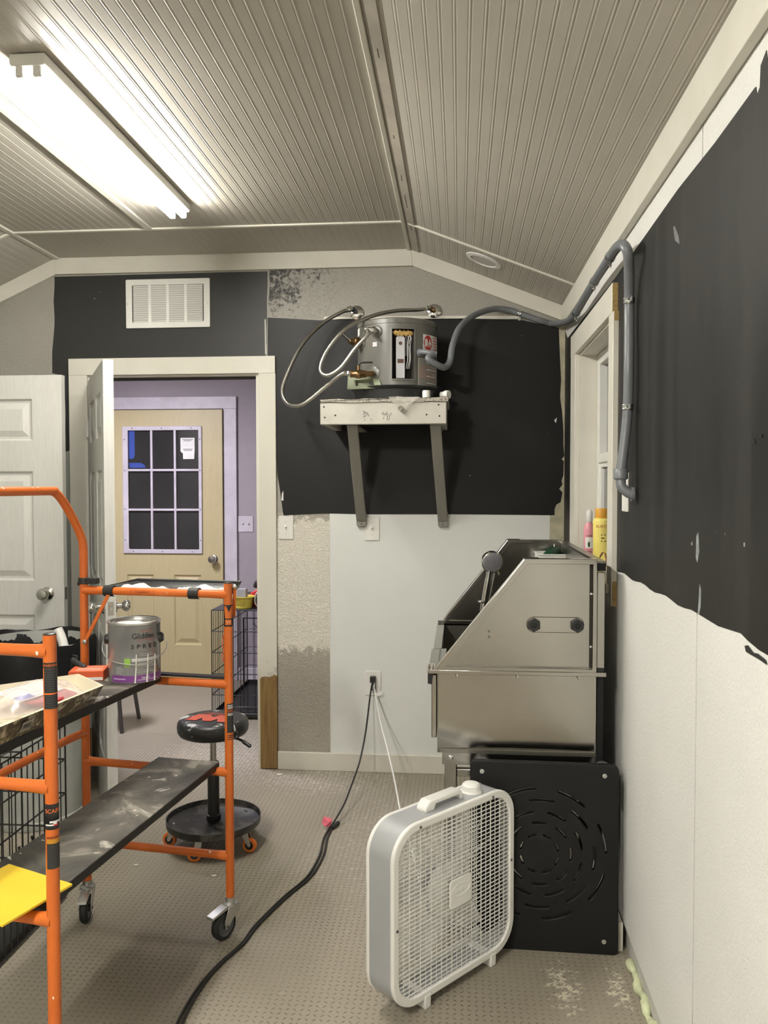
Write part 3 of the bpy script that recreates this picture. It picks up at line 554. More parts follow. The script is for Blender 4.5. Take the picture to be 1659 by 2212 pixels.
def switch(name, label, x, z, y, w=0.079, h=0.124, n=1, mat=WHITEP):
    t = thing(name, label, 'light switch', (x, y, z), 0, None); part('plate', B((-w / 2, -0.006, -h / 2), (w / 2, 0, h / 2)), mat, t, world=False, bevel=0.003)
    for k in range(n):
        u = (k - (n - 1) / 2) * 0.046; part('toggle', MB().box((u - .0055, -0.0068, -.012), (u + .0055, -0.0055, .012)).bar((u, -0.004, 0.002), (u, -0.020, 0.008), 0.008, 0.009), mat, t, world=False, bevel=0.001)
    m = MB()
    for k in range(n):
        for s in (-1, 1): m.cyl(((k - (n - 1) / 2) * 0.046, -0.0068, s * 0.030), ((k - (n - 1) / 2) * 0.046, -0.0058, s * 0.030), 0.003, 8)
    part('plate_screws', m, ZINC, t, world=False, kind='stuff'); return t
switch('light_switch', 'white single light switch beside the doorway casing', -1.4515, 1.2925, -0.0025); switch('light_switch', 'white single light switch under the heater shelf bracket', -0.993, 1.288, -0.004)
switch('light_switch', 'double light switch on the lilac wall beyond the doorway', -2.184, 1.215, 1.97, 0.118, 0.122, 2, LILAC_TRIM)
ot = thing('wall_outlet', 'white wall outlet with two cords plugged in', 'outlet', (-0.9875, -0.004, 0.473)); part('plate', B((-0.0405, -0.006, -0.065), (0.0405, 0, 0.065)), WHITEP, ot, world=False, bevel=0.003)
for s in (-1, 1): part('receptacle', MB().prism(rrect(0.034, 0.029, 0.010, 4, 0, s * 0.0195), 'y', -0.0075, -0.004), WHITEP, ot, world=False)
part('plate_screws', MB().cyl((0, -0.0068, 0), (0, -0.005, 0), 0.003, 8).cyl((0, -0.0068, 0.047), (0, -0.005, 0.047), 0.003, 8), ZINC, ot, world=False, kind='stuff')
# taped notice and blue tape on the yellow door
px = -3.262
nt = thing('paper_notice', 'crumpled white paper notice taped on the top right door pane', 'paper', (-2.628, 1.930, 1.80))
pg = MB(); vs = []; fs = []
for j in range(9):
    for i in range(5):
        u, v = -0.056 + 0.112 * i / 4, 0.082 - 0.164 * j / 8; shrink = 0.80 if j > 5 else 1.0; vs.append((u * shrink + (0.01 if j > 5 else 0), -0.001 - 0.0025 * abs(math.sin(3.1 * i + 2.3 * j)) - (0.007 * abs(math.sin(j * 2.0 + i)) if j > 5 else 0), v))
for j in range(8):
    for i in range(4): fs.append((5 * j + i, 5 * j + 5 + i, 5 * j + 6 + i, 5 * j + 1 + i))
part('sheet', pg.add(vs, fs), WHITE, nt, world=False)
ln = MB()
for k, (a, b) in enumerate(((-0.04, 0.042), (-0.03, 0.03), (-0.036, 0.040), (-0.03, 0.034))): ln.box((a, -0.0052, 0.068 - 0.010 * k - (0.055 if k > 1 else 0)), (b, -0.0047, 0.0715 - 0.010 * k - (0.055 if k > 1 else 0)))
part('printed_lines', ln, GREYINK, nt, world=False, kind='stuff')
solo('masking_tape_strip', MB().prism([(-3.096, 1.938), (-3.050, 1.938), (-3.050, 1.745), (-3.062, 1.722), (-3.092, 1.720), (-3.096, 1.73)], 'y', 1.929, 1.9305), BLUE, 'upright strip of blue masking tape on the top left door pane', 'tape', (-3.07, 1.93, 1.83))
solo('masking_tape_strip', MB().prism([(-3.097, 1.690), (-3.000, 1.690), (-2.972, 1.672), (-2.963, 1.652), (-3.092, 1.652)], 'y', 1.929, 1.9305), BLUE, 'level strip of blue masking tape on the top left door pane', 'tape', (-3.03, 1.93, 1.67))
# ------------------------------------------------------------------ stainless washing tub by the right wall
tb = thing('dog_washing_tub', 'stainless steel dog washing tub with sloped splash panels under the window', 'tub', (-0.35, -1.56, 0))
YN, YF = -1.565, -0.61
near_pl = [(-0.606, 0.905), (-0.318, 1.268), (-0.098, 1.268), (-0.098, 0.905)]
def splash(y0, y1, name):
    m = MB().prism(near_pl, 'y', y0, y1); return part(name, m, STEEL, tb)
splash(YN + 0.006, YN + 0.009, 'side_splash_panel'); splash(YF - 0.009, YF - 0.006, 'side_splash_panel')
def frame_strip(y0, y1):
    o = [(-0.622, 0.897), (-0.322, 1.276), (-0.088, 1.276), (-0.088, 0.897)]; i = [(-0.588, 0.912), (-0.312, 1.258), (-0.101, 1.258), (-0.101, 0.912)]
    return part('panel_flange', MB().ring(o, i, 'y', y0, y1), STEEL, tb, bevel=0.0015)
frame_strip(YN - 0.014, YN + 0.020); frame_strip(YF - 0.02, YF + 0.006)
for s, y in ((0, YN - 0.008), (1, YF)):
    part('flange_highlight_edge', MB().bar((-0.6235, y, 0.898), (-0.3225, y, 1.278), 0.003, 0.004), CHROME, tb)
for a, b in (((-0.326, YN - .015, 1.2745), (-0.275, YN + .021, 1.2785)), ((-0.326, YF - .021, 1.2745), (-0.270, YF + .007, 1.2785)), ((-0.632, YF - .021, 0.902), (-0.60, YF + .007, 0.908))): part('corner_clip', B(a, b), BLACKP, tb, bevel=0.002)
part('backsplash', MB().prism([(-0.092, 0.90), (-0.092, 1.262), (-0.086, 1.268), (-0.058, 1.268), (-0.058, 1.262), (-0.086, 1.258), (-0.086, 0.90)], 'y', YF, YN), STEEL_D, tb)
part('back_channel', B((-0.086, YN - 0.004, 0.915), (-0.0615, YN + 0.03, 1.232)), STEEL, tb, bevel=0.002); part('channel_end', B((-0.0875, YN - 0.003, 1.236), (-0.0585, YN + 0.05, 1.2615)), HDPE, tb); part('channel_end', B((-0.087, YN - 0.002, 0.903), (-0.062, YN + 0.05, 0.915)), BLACKP, tb); part('dark_back_sheet', B((-0.082, YN + 0.01, 0.25), (-0.062, YF - 0.02, 0.885)), HDPE, tb)  # last piece: black sheet filling the space between basin and wall
part('panel_slot', B((-0.1095, YN + 0.003, 0.914), (-0.1005, YN + 0.0055, 1.256)), DARKGAP, tb)
part('slot_screws', MB().cyl((-0.105, YN + 0.0055, 1.16), (-0.105, YN + 0.001, 1.16), 0.004, 8).cyl((-0.105, YN + 0.0055, 0.985), (-0.105, YN + 0.001, 0.985), 0.004, 8), CHROME, tb, kind='stuff')
# basin: four walls and a floor, open at the top
bs = MB(); pz = [(0.90, 0), (0.80, 0), (0.74, 0.0006), (0.71, 0.0016), (0.69, 0.003), (0.67, 0.005), (0.65, 0.0075), (0.635, 0.010), (0.617, 0.0135)]; xs_ = [-0.606 + 0.518 * k / 6 for k in range(7)]
vs = [(x, YN + d * (1.25 - 1.6 * ((x + 0.33) / 0.52) ** 2) , z) for z, d in pz for x in xs_]; bs.add(vs, [(7 * j + i, 7 * j + 7 + i, 7 * j + 8 + i, 7 * j + 1 + i) for j in range(8) for i in range(6)]); part('basin_end', bs, STEEL, tb, angle=80)
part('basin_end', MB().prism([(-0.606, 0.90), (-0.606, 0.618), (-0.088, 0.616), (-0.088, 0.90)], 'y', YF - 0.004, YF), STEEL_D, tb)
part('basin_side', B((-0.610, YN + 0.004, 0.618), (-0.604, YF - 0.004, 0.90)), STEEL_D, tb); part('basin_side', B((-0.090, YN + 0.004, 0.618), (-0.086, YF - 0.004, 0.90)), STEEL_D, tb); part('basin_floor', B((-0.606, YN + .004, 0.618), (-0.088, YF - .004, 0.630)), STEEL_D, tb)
part('front_apron', B((-0.630, YN + 0.012, 0.665), (-0.612, YF, 0.880)), STEEL, tb, bevel=0.003)
# long front rim, lower in the entry part
part('rim', MB().prism([(-0.640, 0.888), (-0.640, 0.898), (-0.585, 0.900), (-0.585, 0.896), (-0.635, 0.893)], 'y', YN, YN + 0.36), STEEL, tb); part('rim', MB().prism([(-0.634, 0.888), (-0.634, 0.899), (-0.603, 0.901), (-0.603, 0.897), (-0.630, 0.893)], 'y', YN + 0.36, YF), STEEL, tb)
part('end_rim', B((-0.640, YN - 0.018, 0.889), (-0.057, YN + 0.006, 0.903)), STEEL, tb, bevel=0.002); part('end_rim', B((-0.632, YF - 0.004, 0.886), (-0.06, YF + 0.008, 0.898)), STEEL, tb, bevel=0.002)
part('rim_hook', MB().prism([(-0.642, 0.852), (-0.628, 0.850), (-0.624, 0.888), (-0.642, 0.888)], 'y', YN - 0.006, YN + 0.02), BLACKP, tb, bevel=0.002)
part('lid_latch', MB().cyl((-0.628, YN + 0.02, 0.900), (-0.628, YN + 0.02, 0.914), 0.013, 12).bar((-0.643, YN + .012, 0.905), (-0.643, YN + .012, 0.886), 0.010, 0.003, (1, 0, 0)), CHROME, tb)
for x in (-0.545, -0.345, -0.145): part('rim_bolt', MB().cyl((x, YN - 0.010, 0.889), (x, YN - 0.010, 0.880), 0.004, 10).lathe([(0.003, 0), (0.001, 0.003)], 10, (x, YN - 0.010, 0.880), (0, 0, -1)), CHROME, tb)
part('valve_plate', MB().prism(rrect(0.186, 0.050, 0.024, 6, -0.2205, 1.055), 'y', YN + 0.0045, YN + 0.0062), STEEL, tb, bevel=0.0006)
part('valve_plate_shadow_line', MB().ring(rrect(0.1885, 0.0525, 0.025, 6, -0.2205, 1.055), rrect(0.186, 0.050, 0.024, 6, -0.2205, 1.055), 'y', YN + 0.005, YN + 0.0061), DARKGAP, tb)
for x in (-0.291, -0.150): part('pipe_nut', MB().lathe([(0.023, 0), (0.023, 0.014), (0.016, 0.016), (0.016, 0.004), (0.0, 0.004)], 6, (x, YN + 0.005, 1.055), (0, -1, 0), caps=False).lathe([(0.018, 0), (0.018, 0.017), (0.010, 0.017), (0.010, 0.003), (0, 0.003)], 20, (x, YN + 0.005, 1.055), (0, -1, 0), caps=False), BLACKP, tb)
part('panel_screws', MB().cyl((-0.438, YN + .006, 1.030), (-0.438, YN + .003, 1.030), 0.004, 8).cyl((-0.438, YN + .006, 1.012), (-0.438, YN + .003, 1.012), 0.004, 8), GREYINK, tb, kind='stuff')
for y in (YN + 0.025, YF - 0.03):
    for x in (-0.565, -0.12):
        part('leg', B((x - 0.0205, y - 0.020, 0.004), (x + 0.0205, y + 0.020, 0.615)), STEEL, tb, bevel=0.003)
    part('skirt', B((-0.594, y - 0.022, 0.578), (-0.090, y - 0.0195, 0.618)), STEEL, tb); part('cross_brace', B((-0.545, y - 0.012, 0.535), (-0.14, y + 0.012, 0.560)), STEEL, tb, bevel=0.002)
part('skirt_bolt', MB().lathe([(0.0085, 0), (0.0085, 0.003), (0.004, 0.006), (0, 0.006)], 14, (-0.565, YN + 0.0028, 0.603), (0, -1, 0)), CHROME, tb)
for x in (-0.565, -0.12): part('long_brace', B((x - .012, YN + .045, 0.20), (x + .012, YF - .05, 0.225)), STEEL, tb)
# hand shower standing in the tub
sh = thing('hand_shower', 'chrome hand shower with round grey spray face rising from the tub', 'shower head', (-0.44, -1.08, 0.85)); Hc = Vector((-0.4105, -1.1000, 1.2197)); Hb = Vector((-0.4397, -1.0800, 1.0506))
face = Vector((0.22, -0.93, -0.28)).normalized()
part('spray_head', MB().lathe([(0.020, -0.022), (0.040, -0.018), (0.0425, -0.004), (0.0425, 0.004), (0.040, 0.006)], 36, Hc, face), CHROME, sh); part('spray_face', MB().lathe([(0.0395, 0.0055), (0.036, 0.0085), (0.012, 0.0095), (0.0, 0.0095)], 36, Hc, face, caps=False), plain('grey_spray_face', (0.22, 0.22, 0.24), 0.5), sh)
nz = MB(); qf = Vector((0, 0, 1)).rotation_difference(face).to_matrix()
for rr, n in ((0.008, 6), (0.015, 10), (0.022, 14), (0.029, 18), (0.0345, 22)):
    for k in range(n): a = 2 * PI * k / n; nz.lathe([(0.0016, 0), (0.0011, 0.0028)], 6, Hc + qf @ Vector((rr * math.cos(a), rr * math.sin(a), 0.0085)), face)
part('nozzles', nz, plain('pale_grey_nozzle', (0.34, 0.34, 0.36), 0.5), sh, kind='stuff'); part('mode_lever', MB().bar(Hc + qf @ Vector((0.0, 0, 0.007)) + Vector((0.020, 0, -0.034)), Hc + Vector((0.027, -0.01, -0.049)), 0.004, 0.004), CHROME, sh)
neck = Hc - face * 0.012 + Vector((-0.004, 0, -0.028)); low = Hb + Vector((-0.004, 0, -0.16))
part('handle', MB().tube(smooth([neck, neck * .65 + Hb * .35, Hb, Hb + Vector((-0.004, 0.0, -0.03))], 5), [0.012] * 5 + [0.0135] * 5 + [0.014] * 5 + [0.012], 14), CHROME, sh); part('hose', MB().tube(smooth([neck + Vector((0.018, 0.004, -0.02)), Hb + Vector((0.017, 0.006, 0.0)), Hb + Vector((0.012, 0.004, -0.06)), low], 6), 0.0065, 10), BRAID, sh)
part('holder_clip', MB().tube([Hb + Vector((0.012 * math.cos(a) - 0.010, 0.012 * math.sin(a) - 0.004, 0.012)) for a in np.linspace(0.5, 5.8, 12)], 0.005, 8).bar(Hb + Vector((-0.022, -0.008, 0.018)), Hb + Vector((-0.024, -0.008, -0.022)), 0.010, 0.006, (1, 0, 0)), CHROME, sh); part('stand_pipe', MB().cyl(low + Vector((0, 0, -0.21 + 0.0)), Hb + Vector((-0.004, 0, -0.03)), 0.009, 12), CHROME, sh)
# white wire soap basket with a green brush on the tub ledge
bk = thing('soap_basket', 'small white open basket hung inside the far splash of the tub', 'basket', (-0.145, -0.70, 1.19)); bm = MB()
bm.ring(rrect(0.122, 0.165, 0.006, 3, -0.146, -0.718), rrect(0.114, 0.157, 0.005, 3, -0.146, -0.718), 'z', 1.180, 1.222); part('basket_wall', bm, WHITEP, bk)
part('basket_rim', MB().ring(rrect(0.130, 0.173, 0.007, 3, -0.146, -0.718), rrect(0.112, 0.155, 0.005, 3, -0.146, -0.718), 'z', 1.222, 1.226), WHITEP, bk, bevel=0.001); part('basket_floor', B((-0.205, -0.798, 1.180), (-0.087, -0.638, 1.183)), WHITEP, bk)
part('hanging_hook', MB().tube([(-0.12, -0.636, 1.222), (-0.12, -0.628, 1.245), (-0.12, -0.622, 1.262), (-0.12, -0.617, 1.2695)], 0.0025, 6), WHITEP, bk)
gb = thing('green_scrub_brush', 'dark green scrub brush lying in the white soap basket', 'brush', (-0.14, -0.715, 1.2)); GREEN = plain('dark_green_plastic', (0.006, 0.045, 0.022), 0.4)
part('brush_body', MB().tube(smooth([(-0.185, -0.775, 1.190), (-0.165, -0.75, 1.208), (-0.140, -0.72, 1.222), (-0.115, -0.69, 1.226), (-0.105, -0.675, 1.200)], 6), [0.012 + 0.014 * math.sin(PI * k / 24) for k in range(25)], 12), GREEN, gb)
# ------------------------------------------------------------------ bottles on the sill
def bottle(name, label, c, prof, bz, mat, capprof, capmat, squash):
    t = thing(name, label, 'bottle', c); m = MB(); m.T = Matrix.Diagonal((1, squash, 1, 1)); m.lathe(prof, 32); part('body', m, mat, t, world=False, angle=60)
    m = MB(); m.T = Matrix.Diagonal((1, squash if bz else 1, 1, 1)); m.lathe(capprof, 28); part('cap', m, capmat, t, world=False); return t
PKB = (0.028, -0.645, 1.172); YLB = (0.057, -0.785, 1.172)
pb = bottle('shampoo_bottle', 'slim pink shampoo bottle with a clear rounded cap on the window sill', PKB, [(0.020, 0), (0.0235, 0.006), (0.0238, 0.150), (0.021, 0.165), (0.013, 0.180), (0.012, 0.184)], 0, plain('pale_pink_liquid', (0.80, 0.34, 0.40), 0.25), [(0.0125, 0.184), (0.0135, 0.187), (0.0145, 0.220), (0.012, 0.233), (0.006, 0.239), (0, 0.240)], clear_film('clear_cap', (0.85, 0.84, 0.82), 0.75), 0.75)
yb = bottle('shampoo_bottle', 'yellow shampoo bottle with a wide orange cap on the window sill', YLB, [(0.031, 0), (0.0345, 0.006), (0.035, 0.195), (0.032, 0.205), (0.024, 0.207)], 1, plain('yellow_label', (0.88, 0.74, 0.20), 0.35, var=0.02), [(0.0255, 0.207), (0.0265, 0.209), (0.0265, 0.243), (0.024, 0.248), (0, 0.248)], plain('orange_cap', (0.72, 0.36, 0.05), 0.4, var=0.03), 0.72)
def on_label(c, r, sq, deg):
    a0 = R(deg)
    def fn(u, v, h): a = a0 + u / r; return (c[0] + (r + h) * math.sin(a), c[1] - sq * (r + h) * math.cos(a), c[2] + v)
    return fn
def shift(f, dv, du=0.0): return lambda u, v, h: f(u + du, v + dv, h)
fp = on_label(PKB, 0.0242, 0.75, -6); fy = on_label(YLB, 0.0352, 0.72, -12)
part('label_white', MB().add([fp(u, v, h) for h in (0, 0.0004) for u in np.linspace(-0.017, 0.017, 7) for v in (0.070, 0.118)], [(2 * k + 14, 2 * k + 16, 2 * k + 17, 2 * k + 15) for k in range(6)]), WHITE, pb)
part('lettering', MB().text('CARE', 0.011, shift(fp, 0.124), 0.0005).text('Aloe', 0.012, shift(fp, 0.056), 0.0005), plain('dark_green_ink', (0.05, 0.10, 0.03), 0.5), pb, kind='stuff')
lf = MB()
for a in (-0.5, -0.2, 0.1, 0.4):
    lf.add([fp(-0.004, 0.076, 0.0009), fp(0.003, 0.076, 0.0009), fp(0.012 * a, 0.108 - 0.02 * abs(a), 0.0009)], [(0, 1, 2)])
part('printed_leaves', lf, GREEN, pb, kind='stuff')
part('lettering', MB().text("BURT'S", 0.017, shift(fy, 0.172, 0.006), 0.0005), plain('brown_orange_ink', (0.55, 0.16, 0.03), 0.5), yb, kind='stuff')
tx = MB()
for k, w in enumerate((0.018, 0.014, 0.02)): tx.add([fy(u, 0.135 - 0.013 * k + v, h) for h in (0.0006,) for u, v in ((0.002, 0), (0.002 + w, 0), (0.002 + w, 0.004), (0.002, 0.004))], [(0, 1, 2, 3)])
part('small_print', tx, INK, yb, kind='stuff')
dg = [(-0.016, 0.006), (-0.012, 0.022), (-0.006, 0.036), (-0.002, 0.052), (0.004, 0.064), (0.014, 0.066), (0.024, 0.060), (0.028, 0.040), (0.028, 0.006)]
part('printed_brown_picture', MB().add([fy(u, v, 0.0007) for u, v in dg], [tuple(range(len(dg)))]), splashed('brown_print', (0.30, 0.13, 0.04), (0.05, 0.025, 0.015), 90, 0.5, 0.55), yb)
wr_ = thing('crumpled_wrapper', 'small crumpled white wrapper on the sill before the yellow bottle', 'wrapper', (0.0, -0.93, 1.172)); m = MB(); vs = []; fs = []; rnd = random.Random(2)
for j in range(9):
    for i in range(9): u, v = i / 8 - .5, j / 8 - .5; vs.append((0.004 + 0.075 * u, -0.935 + 0.16 * v, 1.176 + 0.034 * max(0, 1 - 3.2 * (u * u + v * v)) * rnd.uniform(0.6, 1.15)))
for j in range(8):
    for i in range(8): fs.append((9 * j + i, 9 * j + i + 1, 9 * j + i + 10, 9 * j + i + 9))
part('film', m.add(vs, fs), WHITE, wr_)
# ------------------------------------------------------------------ slotted black floor grate leaning at the tub
GW, GH = 0.470, 0.612
gr = thing('tub_floor_grate', 'black plastic tub floor grate with rings of curved slots, stood on edge', 'grate', (-0.262, -1.632, 0.0)); ga = R(-1.5)
Gm = Matrix.Translation((-0.262, -1.632, 0.0)) @ Matrix.Rotation(ga, 4, 'Z') @ Matrix.Rotation(R(-1.2), 4, 'X')
def slot(cx, cy, r, a0, a1, w=0.0070):
    k = 10; o = [(cx + (r + w) * math.cos(R(a)), cy + (r + w) * math.sin(R(a))) for a in np.linspace(a0, a1, k)]; e = R(a1); f_ = R(a0)
    o += [(cx + r * math.cos(e) - w * math.sin(e), cy + r * math.sin(e) + w * math.cos(e))]; o += [(cx + (r - w) * math.cos(R(a)), cy + (r - w) * math.sin(R(a))) for a in np.linspace(a1, a0, k)]
    return o + [(cx + r * math.cos(f_) + w * math.sin(f_), cy + r * math.sin(f_) - w * math.cos(f_))]
outl = [rrect(GW, GH, 0.018, 5, 0, GH / 2)]
for r, n, span, off in ((0.062, 8, 24, 10), (0.101, 8, 24, 34), (0.137, 8, 26, 8), (0.176, 8, 25, 30), (0.213, 8, 26, 3)):
    for k in range(n):
        a = off + 360 * k / n; outl.append(slot(-0.013, 0.318, r, a, a + span))
V_, F_ = curve_plate(outl, 0.022, 0.004); m = MB(); m.T = Gm @ Matrix.Rotation(R(90), 4, 'X'); m.add(V_, F_); part('slotted_plate', m, HDPE, gr, angle=30)
for x in (-GW / 2 + 0.035, GW / 2 - 0.042):
    for z in (0.042, GH - 0.032):
        m = MB(); m.T = Gm; m.lathe([(0.0, -0.0003), (0.0075, -0.0003), (0.0075, 0.0012), (0.0055, 0.0018), (0.0055, 0.0006), (0.003, 0.0004), (0.0, 0.0022)], 16, (x, -0.011, z), (0, -1, 0), caps=False); part('bolt', m, ZINC, gr)
        m = MB(); m.T = Gm; m.lathe([(0.030, 0), (0.030, 0.040), (0.027, 0.046)], 28, (x, 0.0115, z), (0, 1, 0)); part('foot', m, plain('dark_grey_rubber_foot', (0.10, 0.10, 0.10), 0.6), gr, label='grey round rubber foot')
# ------------------------------------------------------------------ white box fan on the floor
FZ = R(49.2); FW, FD = 0.547, 0.105; SXF, SZF = 1.0, 0.957
fn_ = thing('box_fan', 'white square box fan with grey sides standing on the floor', 'fan', (-0.541 - 0.757 * FD / 2, -1.867 + 0.653 * FD / 2, 0), FZ); zc = 0.032 + FW / 2; yf = -FD / 2
ou = rrect(FW, FW, 0.095, 9, 0, zc); iu = rrect(FW - 0.006, FW - 0.006, 0.092, 9, 0, zc); gi = rrect(FW - 0.044, FW - 0.046, 0.078, 9, 0, zc)
part('housing', MB().ring(ou, iu, 'y', yf + 0.006, -yf - 0.006), FANGREY, fn_, world=False)
for s, y0, y1 in ((0, yf - 0.004, yf + 0.010), (1, -yf - 0.010, -yf + 0.004)):
    fr = MB().ring(rrect(FW + 0.004, FW + 0.004, 0.097, 9, 0, zc), gi, 'y', y0, y1); part('grille_frame', fr, WHITEP, fn_, world=False, bevel=0.004)
    g = MB(); y = yf + 0.001 if s == 0 else -yf - 0.001; h = (FW - 0.045) / 2; rc_ = 0.078
    def lim(q): return h if abs(q) <= h - rc_ else h - rc_ + math.sqrt(max(0, rc_ ** 2 - (abs(q) - h + rc_) ** 2))
    for k in range(1, 38):
        z = -h + 2 * h * k / 38; e = lim(z); g.bar((-e, y, zc + z), (e, y, zc + z), 0.0027, 0.0020, (0, 1, 0))
    for k in range(1, 22):
        x = -h + 2 * h * k / 22; e = lim(x); tk = 0.0038 if k % 2 == 0 else 0.0015; g.bar((x, y + 0.0012, zc - e), (x, y + 0.0012, zc + e), tk, 0.0022, (0, 1, 0))
    part('grille', g, WHITEP, fn_, world=False, kind='stuff')
part('centre_badge', MB().prism(rrect(0.098, 0.092, 0.012, 5, 0.012, zc + 0.002), 'y', yf - 0.004, yf + 0.001), WHITEP, fn_, world=False, bevel=0.002)
el = [(0.012 + 0.043 * math.cos(a), zc + 0.010 + 0.020 * math.sin(a)) for a in np.linspace(0, 2 * PI, 28, endpoint=False)]
part('badge_oval', MB().ring(el, [(0.012 + (x - 0.012) * .93, zc + .010 + (z - zc - .010) * .88) for x, z in el], 'y', yf - 0.0055, yf - 0.0035), WHITEP, fn_, world=False)
part('badge_lettering', MB().text('Lasko', 0.024, lambda u, v, hh: (0.012 + u, yf - 0.0038 - hh, zc + 0.010 + v), 0.0012), WHITEP, fn_, world=False, kind='stuff')
mt = MB().lathe([(0.088, 0.0), (0.088, 0.012), (0.070, 0.030), (0.02, 0.036)], 36, (0, -0.005, zc), (0, -1, 0)); part('hub', mt, WHITEP, fn_, world=False)
for k in range(5):
    a = 2 * PI * k / 5 + 0.35; vs = []; fs = []
    for i in range(7):
        r_ = 0.075 + 0.150 * i / 6; ww = 0.42 - 0.045 * i + 0.02 * math.sin(i)
        for j in range(7):
            b = a + ww * (j / 6 - 0.3) * 1.25; vs.append((r_ * math.cos(b), 0.022 - 0.040 * (j / 6), zc + r_ * math.sin(b)))
    for i in range(6):
        for j in range(6): fs.append((7 * i + j, 7 * i + j + 1, 7 * i + j + 8, 7 * i + j + 7))
    o = part('blade', MB().add(vs, fs), plain('translucent_white_blade', (0.70, 0.69, 0.66), 0.4, var=0.02), fn_, world=False, angle=60); q = o.modifiers.new('thickness', 'SOLIDIFY'); q.thickness = 0.002
part('motor', MB().lathe([(0.05, 0), (0.055, 0.008), (0.055, 0.03), (0.03, 0.035)], 28, (0, 0.012, zc), (0, 1, 0)), FANGREY, fn_, world=False)
for x in (-0.135, 0.168): part('foot', MB().prism([(x - 0.012, 0), (x + 0.012, 0), (x + 0.014, 0.040), (x - 0.014, 0.040)], 'y', yf - 0.006, -yf + 0.006), WHITEP, fn_, world=False, bevel=0.003)
ht = zc + FW / 2
hd = MB().prism([(-0.105, ht - 0.002), (-0.105, ht + 0.012), (-0.085, ht + 0.032), (0.050, ht + 0.032), (0.062, ht + 0.024), (0.062, ht - 0.002), (0.052, ht - 0.002), (0.050, ht + 0.016), (-0.058, ht + 0.016), (-0.066, ht - 0.002)], 'y', -0.020, 0.020); part('carry_handle', hd, WHITEP, fn_, world=False, bevel=0.006)
part('speed_knob', MB().lathe([(0.036, 0), (0.036, 0.004), (0.030, 0.007), (0.029, 0.022), (0.024, 0.028), (0.016, 0.030)], 12, (0.125, 0.0, ht - 0.001), (0, 0, 1)), WHITEP, fn_, world=False, angle=30, label='white speed control dial')
fs_ = MB()
for x, z in ((-0.165, ht - 0.014), (0.165, ht - 0.014), (-FW / 2 + 0.014, zc - 0.02), (FW / 2 - 0.014, zc + 0.02)): fs_.cyl((x, yf - 0.0055, z), (x, yf - 0.003, z), 0.005, 8)
part('frame_screws', fs_, GREYINK, fn_, world=False, kind='stuff')
for q in fn_.children:
    if q.name.split('.')[0] not in ('foot', 'speed_knob'): q.data.transform(Matrix.Diagonal((SXF, 1, SZF, 1)))
    elif q.name.startswith('speed_knob'): q.data.transform(Matrix.Translation((0.125 * (SXF - 1), 0, ht * (SZF - 1))))
# cords
ec = thing('extension_cord', 'black extension cord running from the outlet across the floor', 'cord', (-1.10, -0.75, 0))
air = [(-0.9879, -0.0350, 0.4880), (-0.9970, -0.0650, 0.4269), (-1.0097, -0.1700, 0.2630), (-1.0240, -0.2900, 0.1595), (-1.0402, -0.4000, 0.1053), (-1.0606, -0.5800, 0.0540), (-1.0838, -0.7000, 0.0260)]
flo = [(-1.1052, -0.7645, 0.0060), (-1.1124, -0.8708, 0.0060), (-1.1035, -1.0303, 0.0060), (-1.1218, -1.2207, 0.0060), (-1.1801, -1.3881, 0.0060), (-1.2346, -1.5853, 0.0060), (-1.2520, -1.7022, 0.0060), (-1.2936, -1.8251, 0.0060), (-1.3179, -1.9365, 0.0060), (-1.3265, -2.0591, 0.0060), (-1.3216, -2.1693, 0.0060)]
part('cable', MB().tube(smooth(air + flo, 8), 0.0044, 8), CORD, ec)
fl2 = [(x + 0.012 + 0.004 * math.sin(7 * i), y + 0.006, z) for i, (x, y, z) in enumerate(flo)]; part('doubled_back_cable', MB().tube(smooth(fl2, 8), 0.0044, 8), CORD, ec)
part('plug', MB().cbox((-0.988, -0.026, 0.497), (0.028, 0.030, 0.030)).tube([(-0.988, -0.028, 0.486), (-0.989, -0.036, 0.470), air[0]], 0.006, 8), BLACKP, ec, bevel=0.005); part('socket_end', MB().cyl(fl2[0], Vector(fl2[0]) + Vector((0.020, 0.05, 0.004)), 0.010, 10), BLACKP, ec)
m = MB(); rnd = random.Random(9); p = Vector(flo[0]) + Vector((-0.006, 0.008, 0.014)); vs = [(p.x - .028, p.y, p.z + .010), (p.x - .020, p.y + .004, p.z + .034), (p.x + .006, p.y + .006, p.z + .030), (p.x + .020, p.y + .004, p.z + .020), (p.x + .004, p.y - .012, p.z + .012), (p.x - .012, p.y - .014, p.z - .004), (p.x + .010, p.y - .004, p.z - .006), (p.x - .010, p.y + .012, p.z + .020)]
part('pink_tag', m.add(vs, [(0, 1, 7), (1, 2, 4), (1, 4, 0), (0, 4, 5), (2, 3, 4), (4, 3, 6), (5, 4, 6), (7, 2, 1)]), PINK, ec, angle=5, label='bright pink tape flag')
wc = thing('fan_power_cord', 'white power cord dropping from the outlet to the box fan', 'cord', (-0.97, -0.04, 0.40))
wp = [(-0.9808, -0.0330, 0.4779), (-0.9718, -0.0500, 0.4236), (-0.9262, -0.2500, 0.3357), (-0.8743, -0.5000, 0.2995), (-0.8181, -0.8500, 0.3020), (-0.7723, -1.2000, 0.3351), (-0.7406, -1.4500, 0.3639)]
part('cable', MB().tube(smooth(wp + [(-0.690, -1.60, 0.285), (-0.655, -1.70, 0.200)], 8), 0.0034, 8), WCORD, wc); part('plug', MB().cbox((-0.986, -0.022, 0.452), (0.026, 0.022, 0.026)), plain('dark_blue_plug', (0.02, 0.025, 0.10), 0.45), wc, bevel=0.006, label='dark blue plug'); part('plug_neck', MB().cyl((-0.986, -0.028, 0.442), wp[0], 0.0055, 8, 0.004), WCORD, wc)
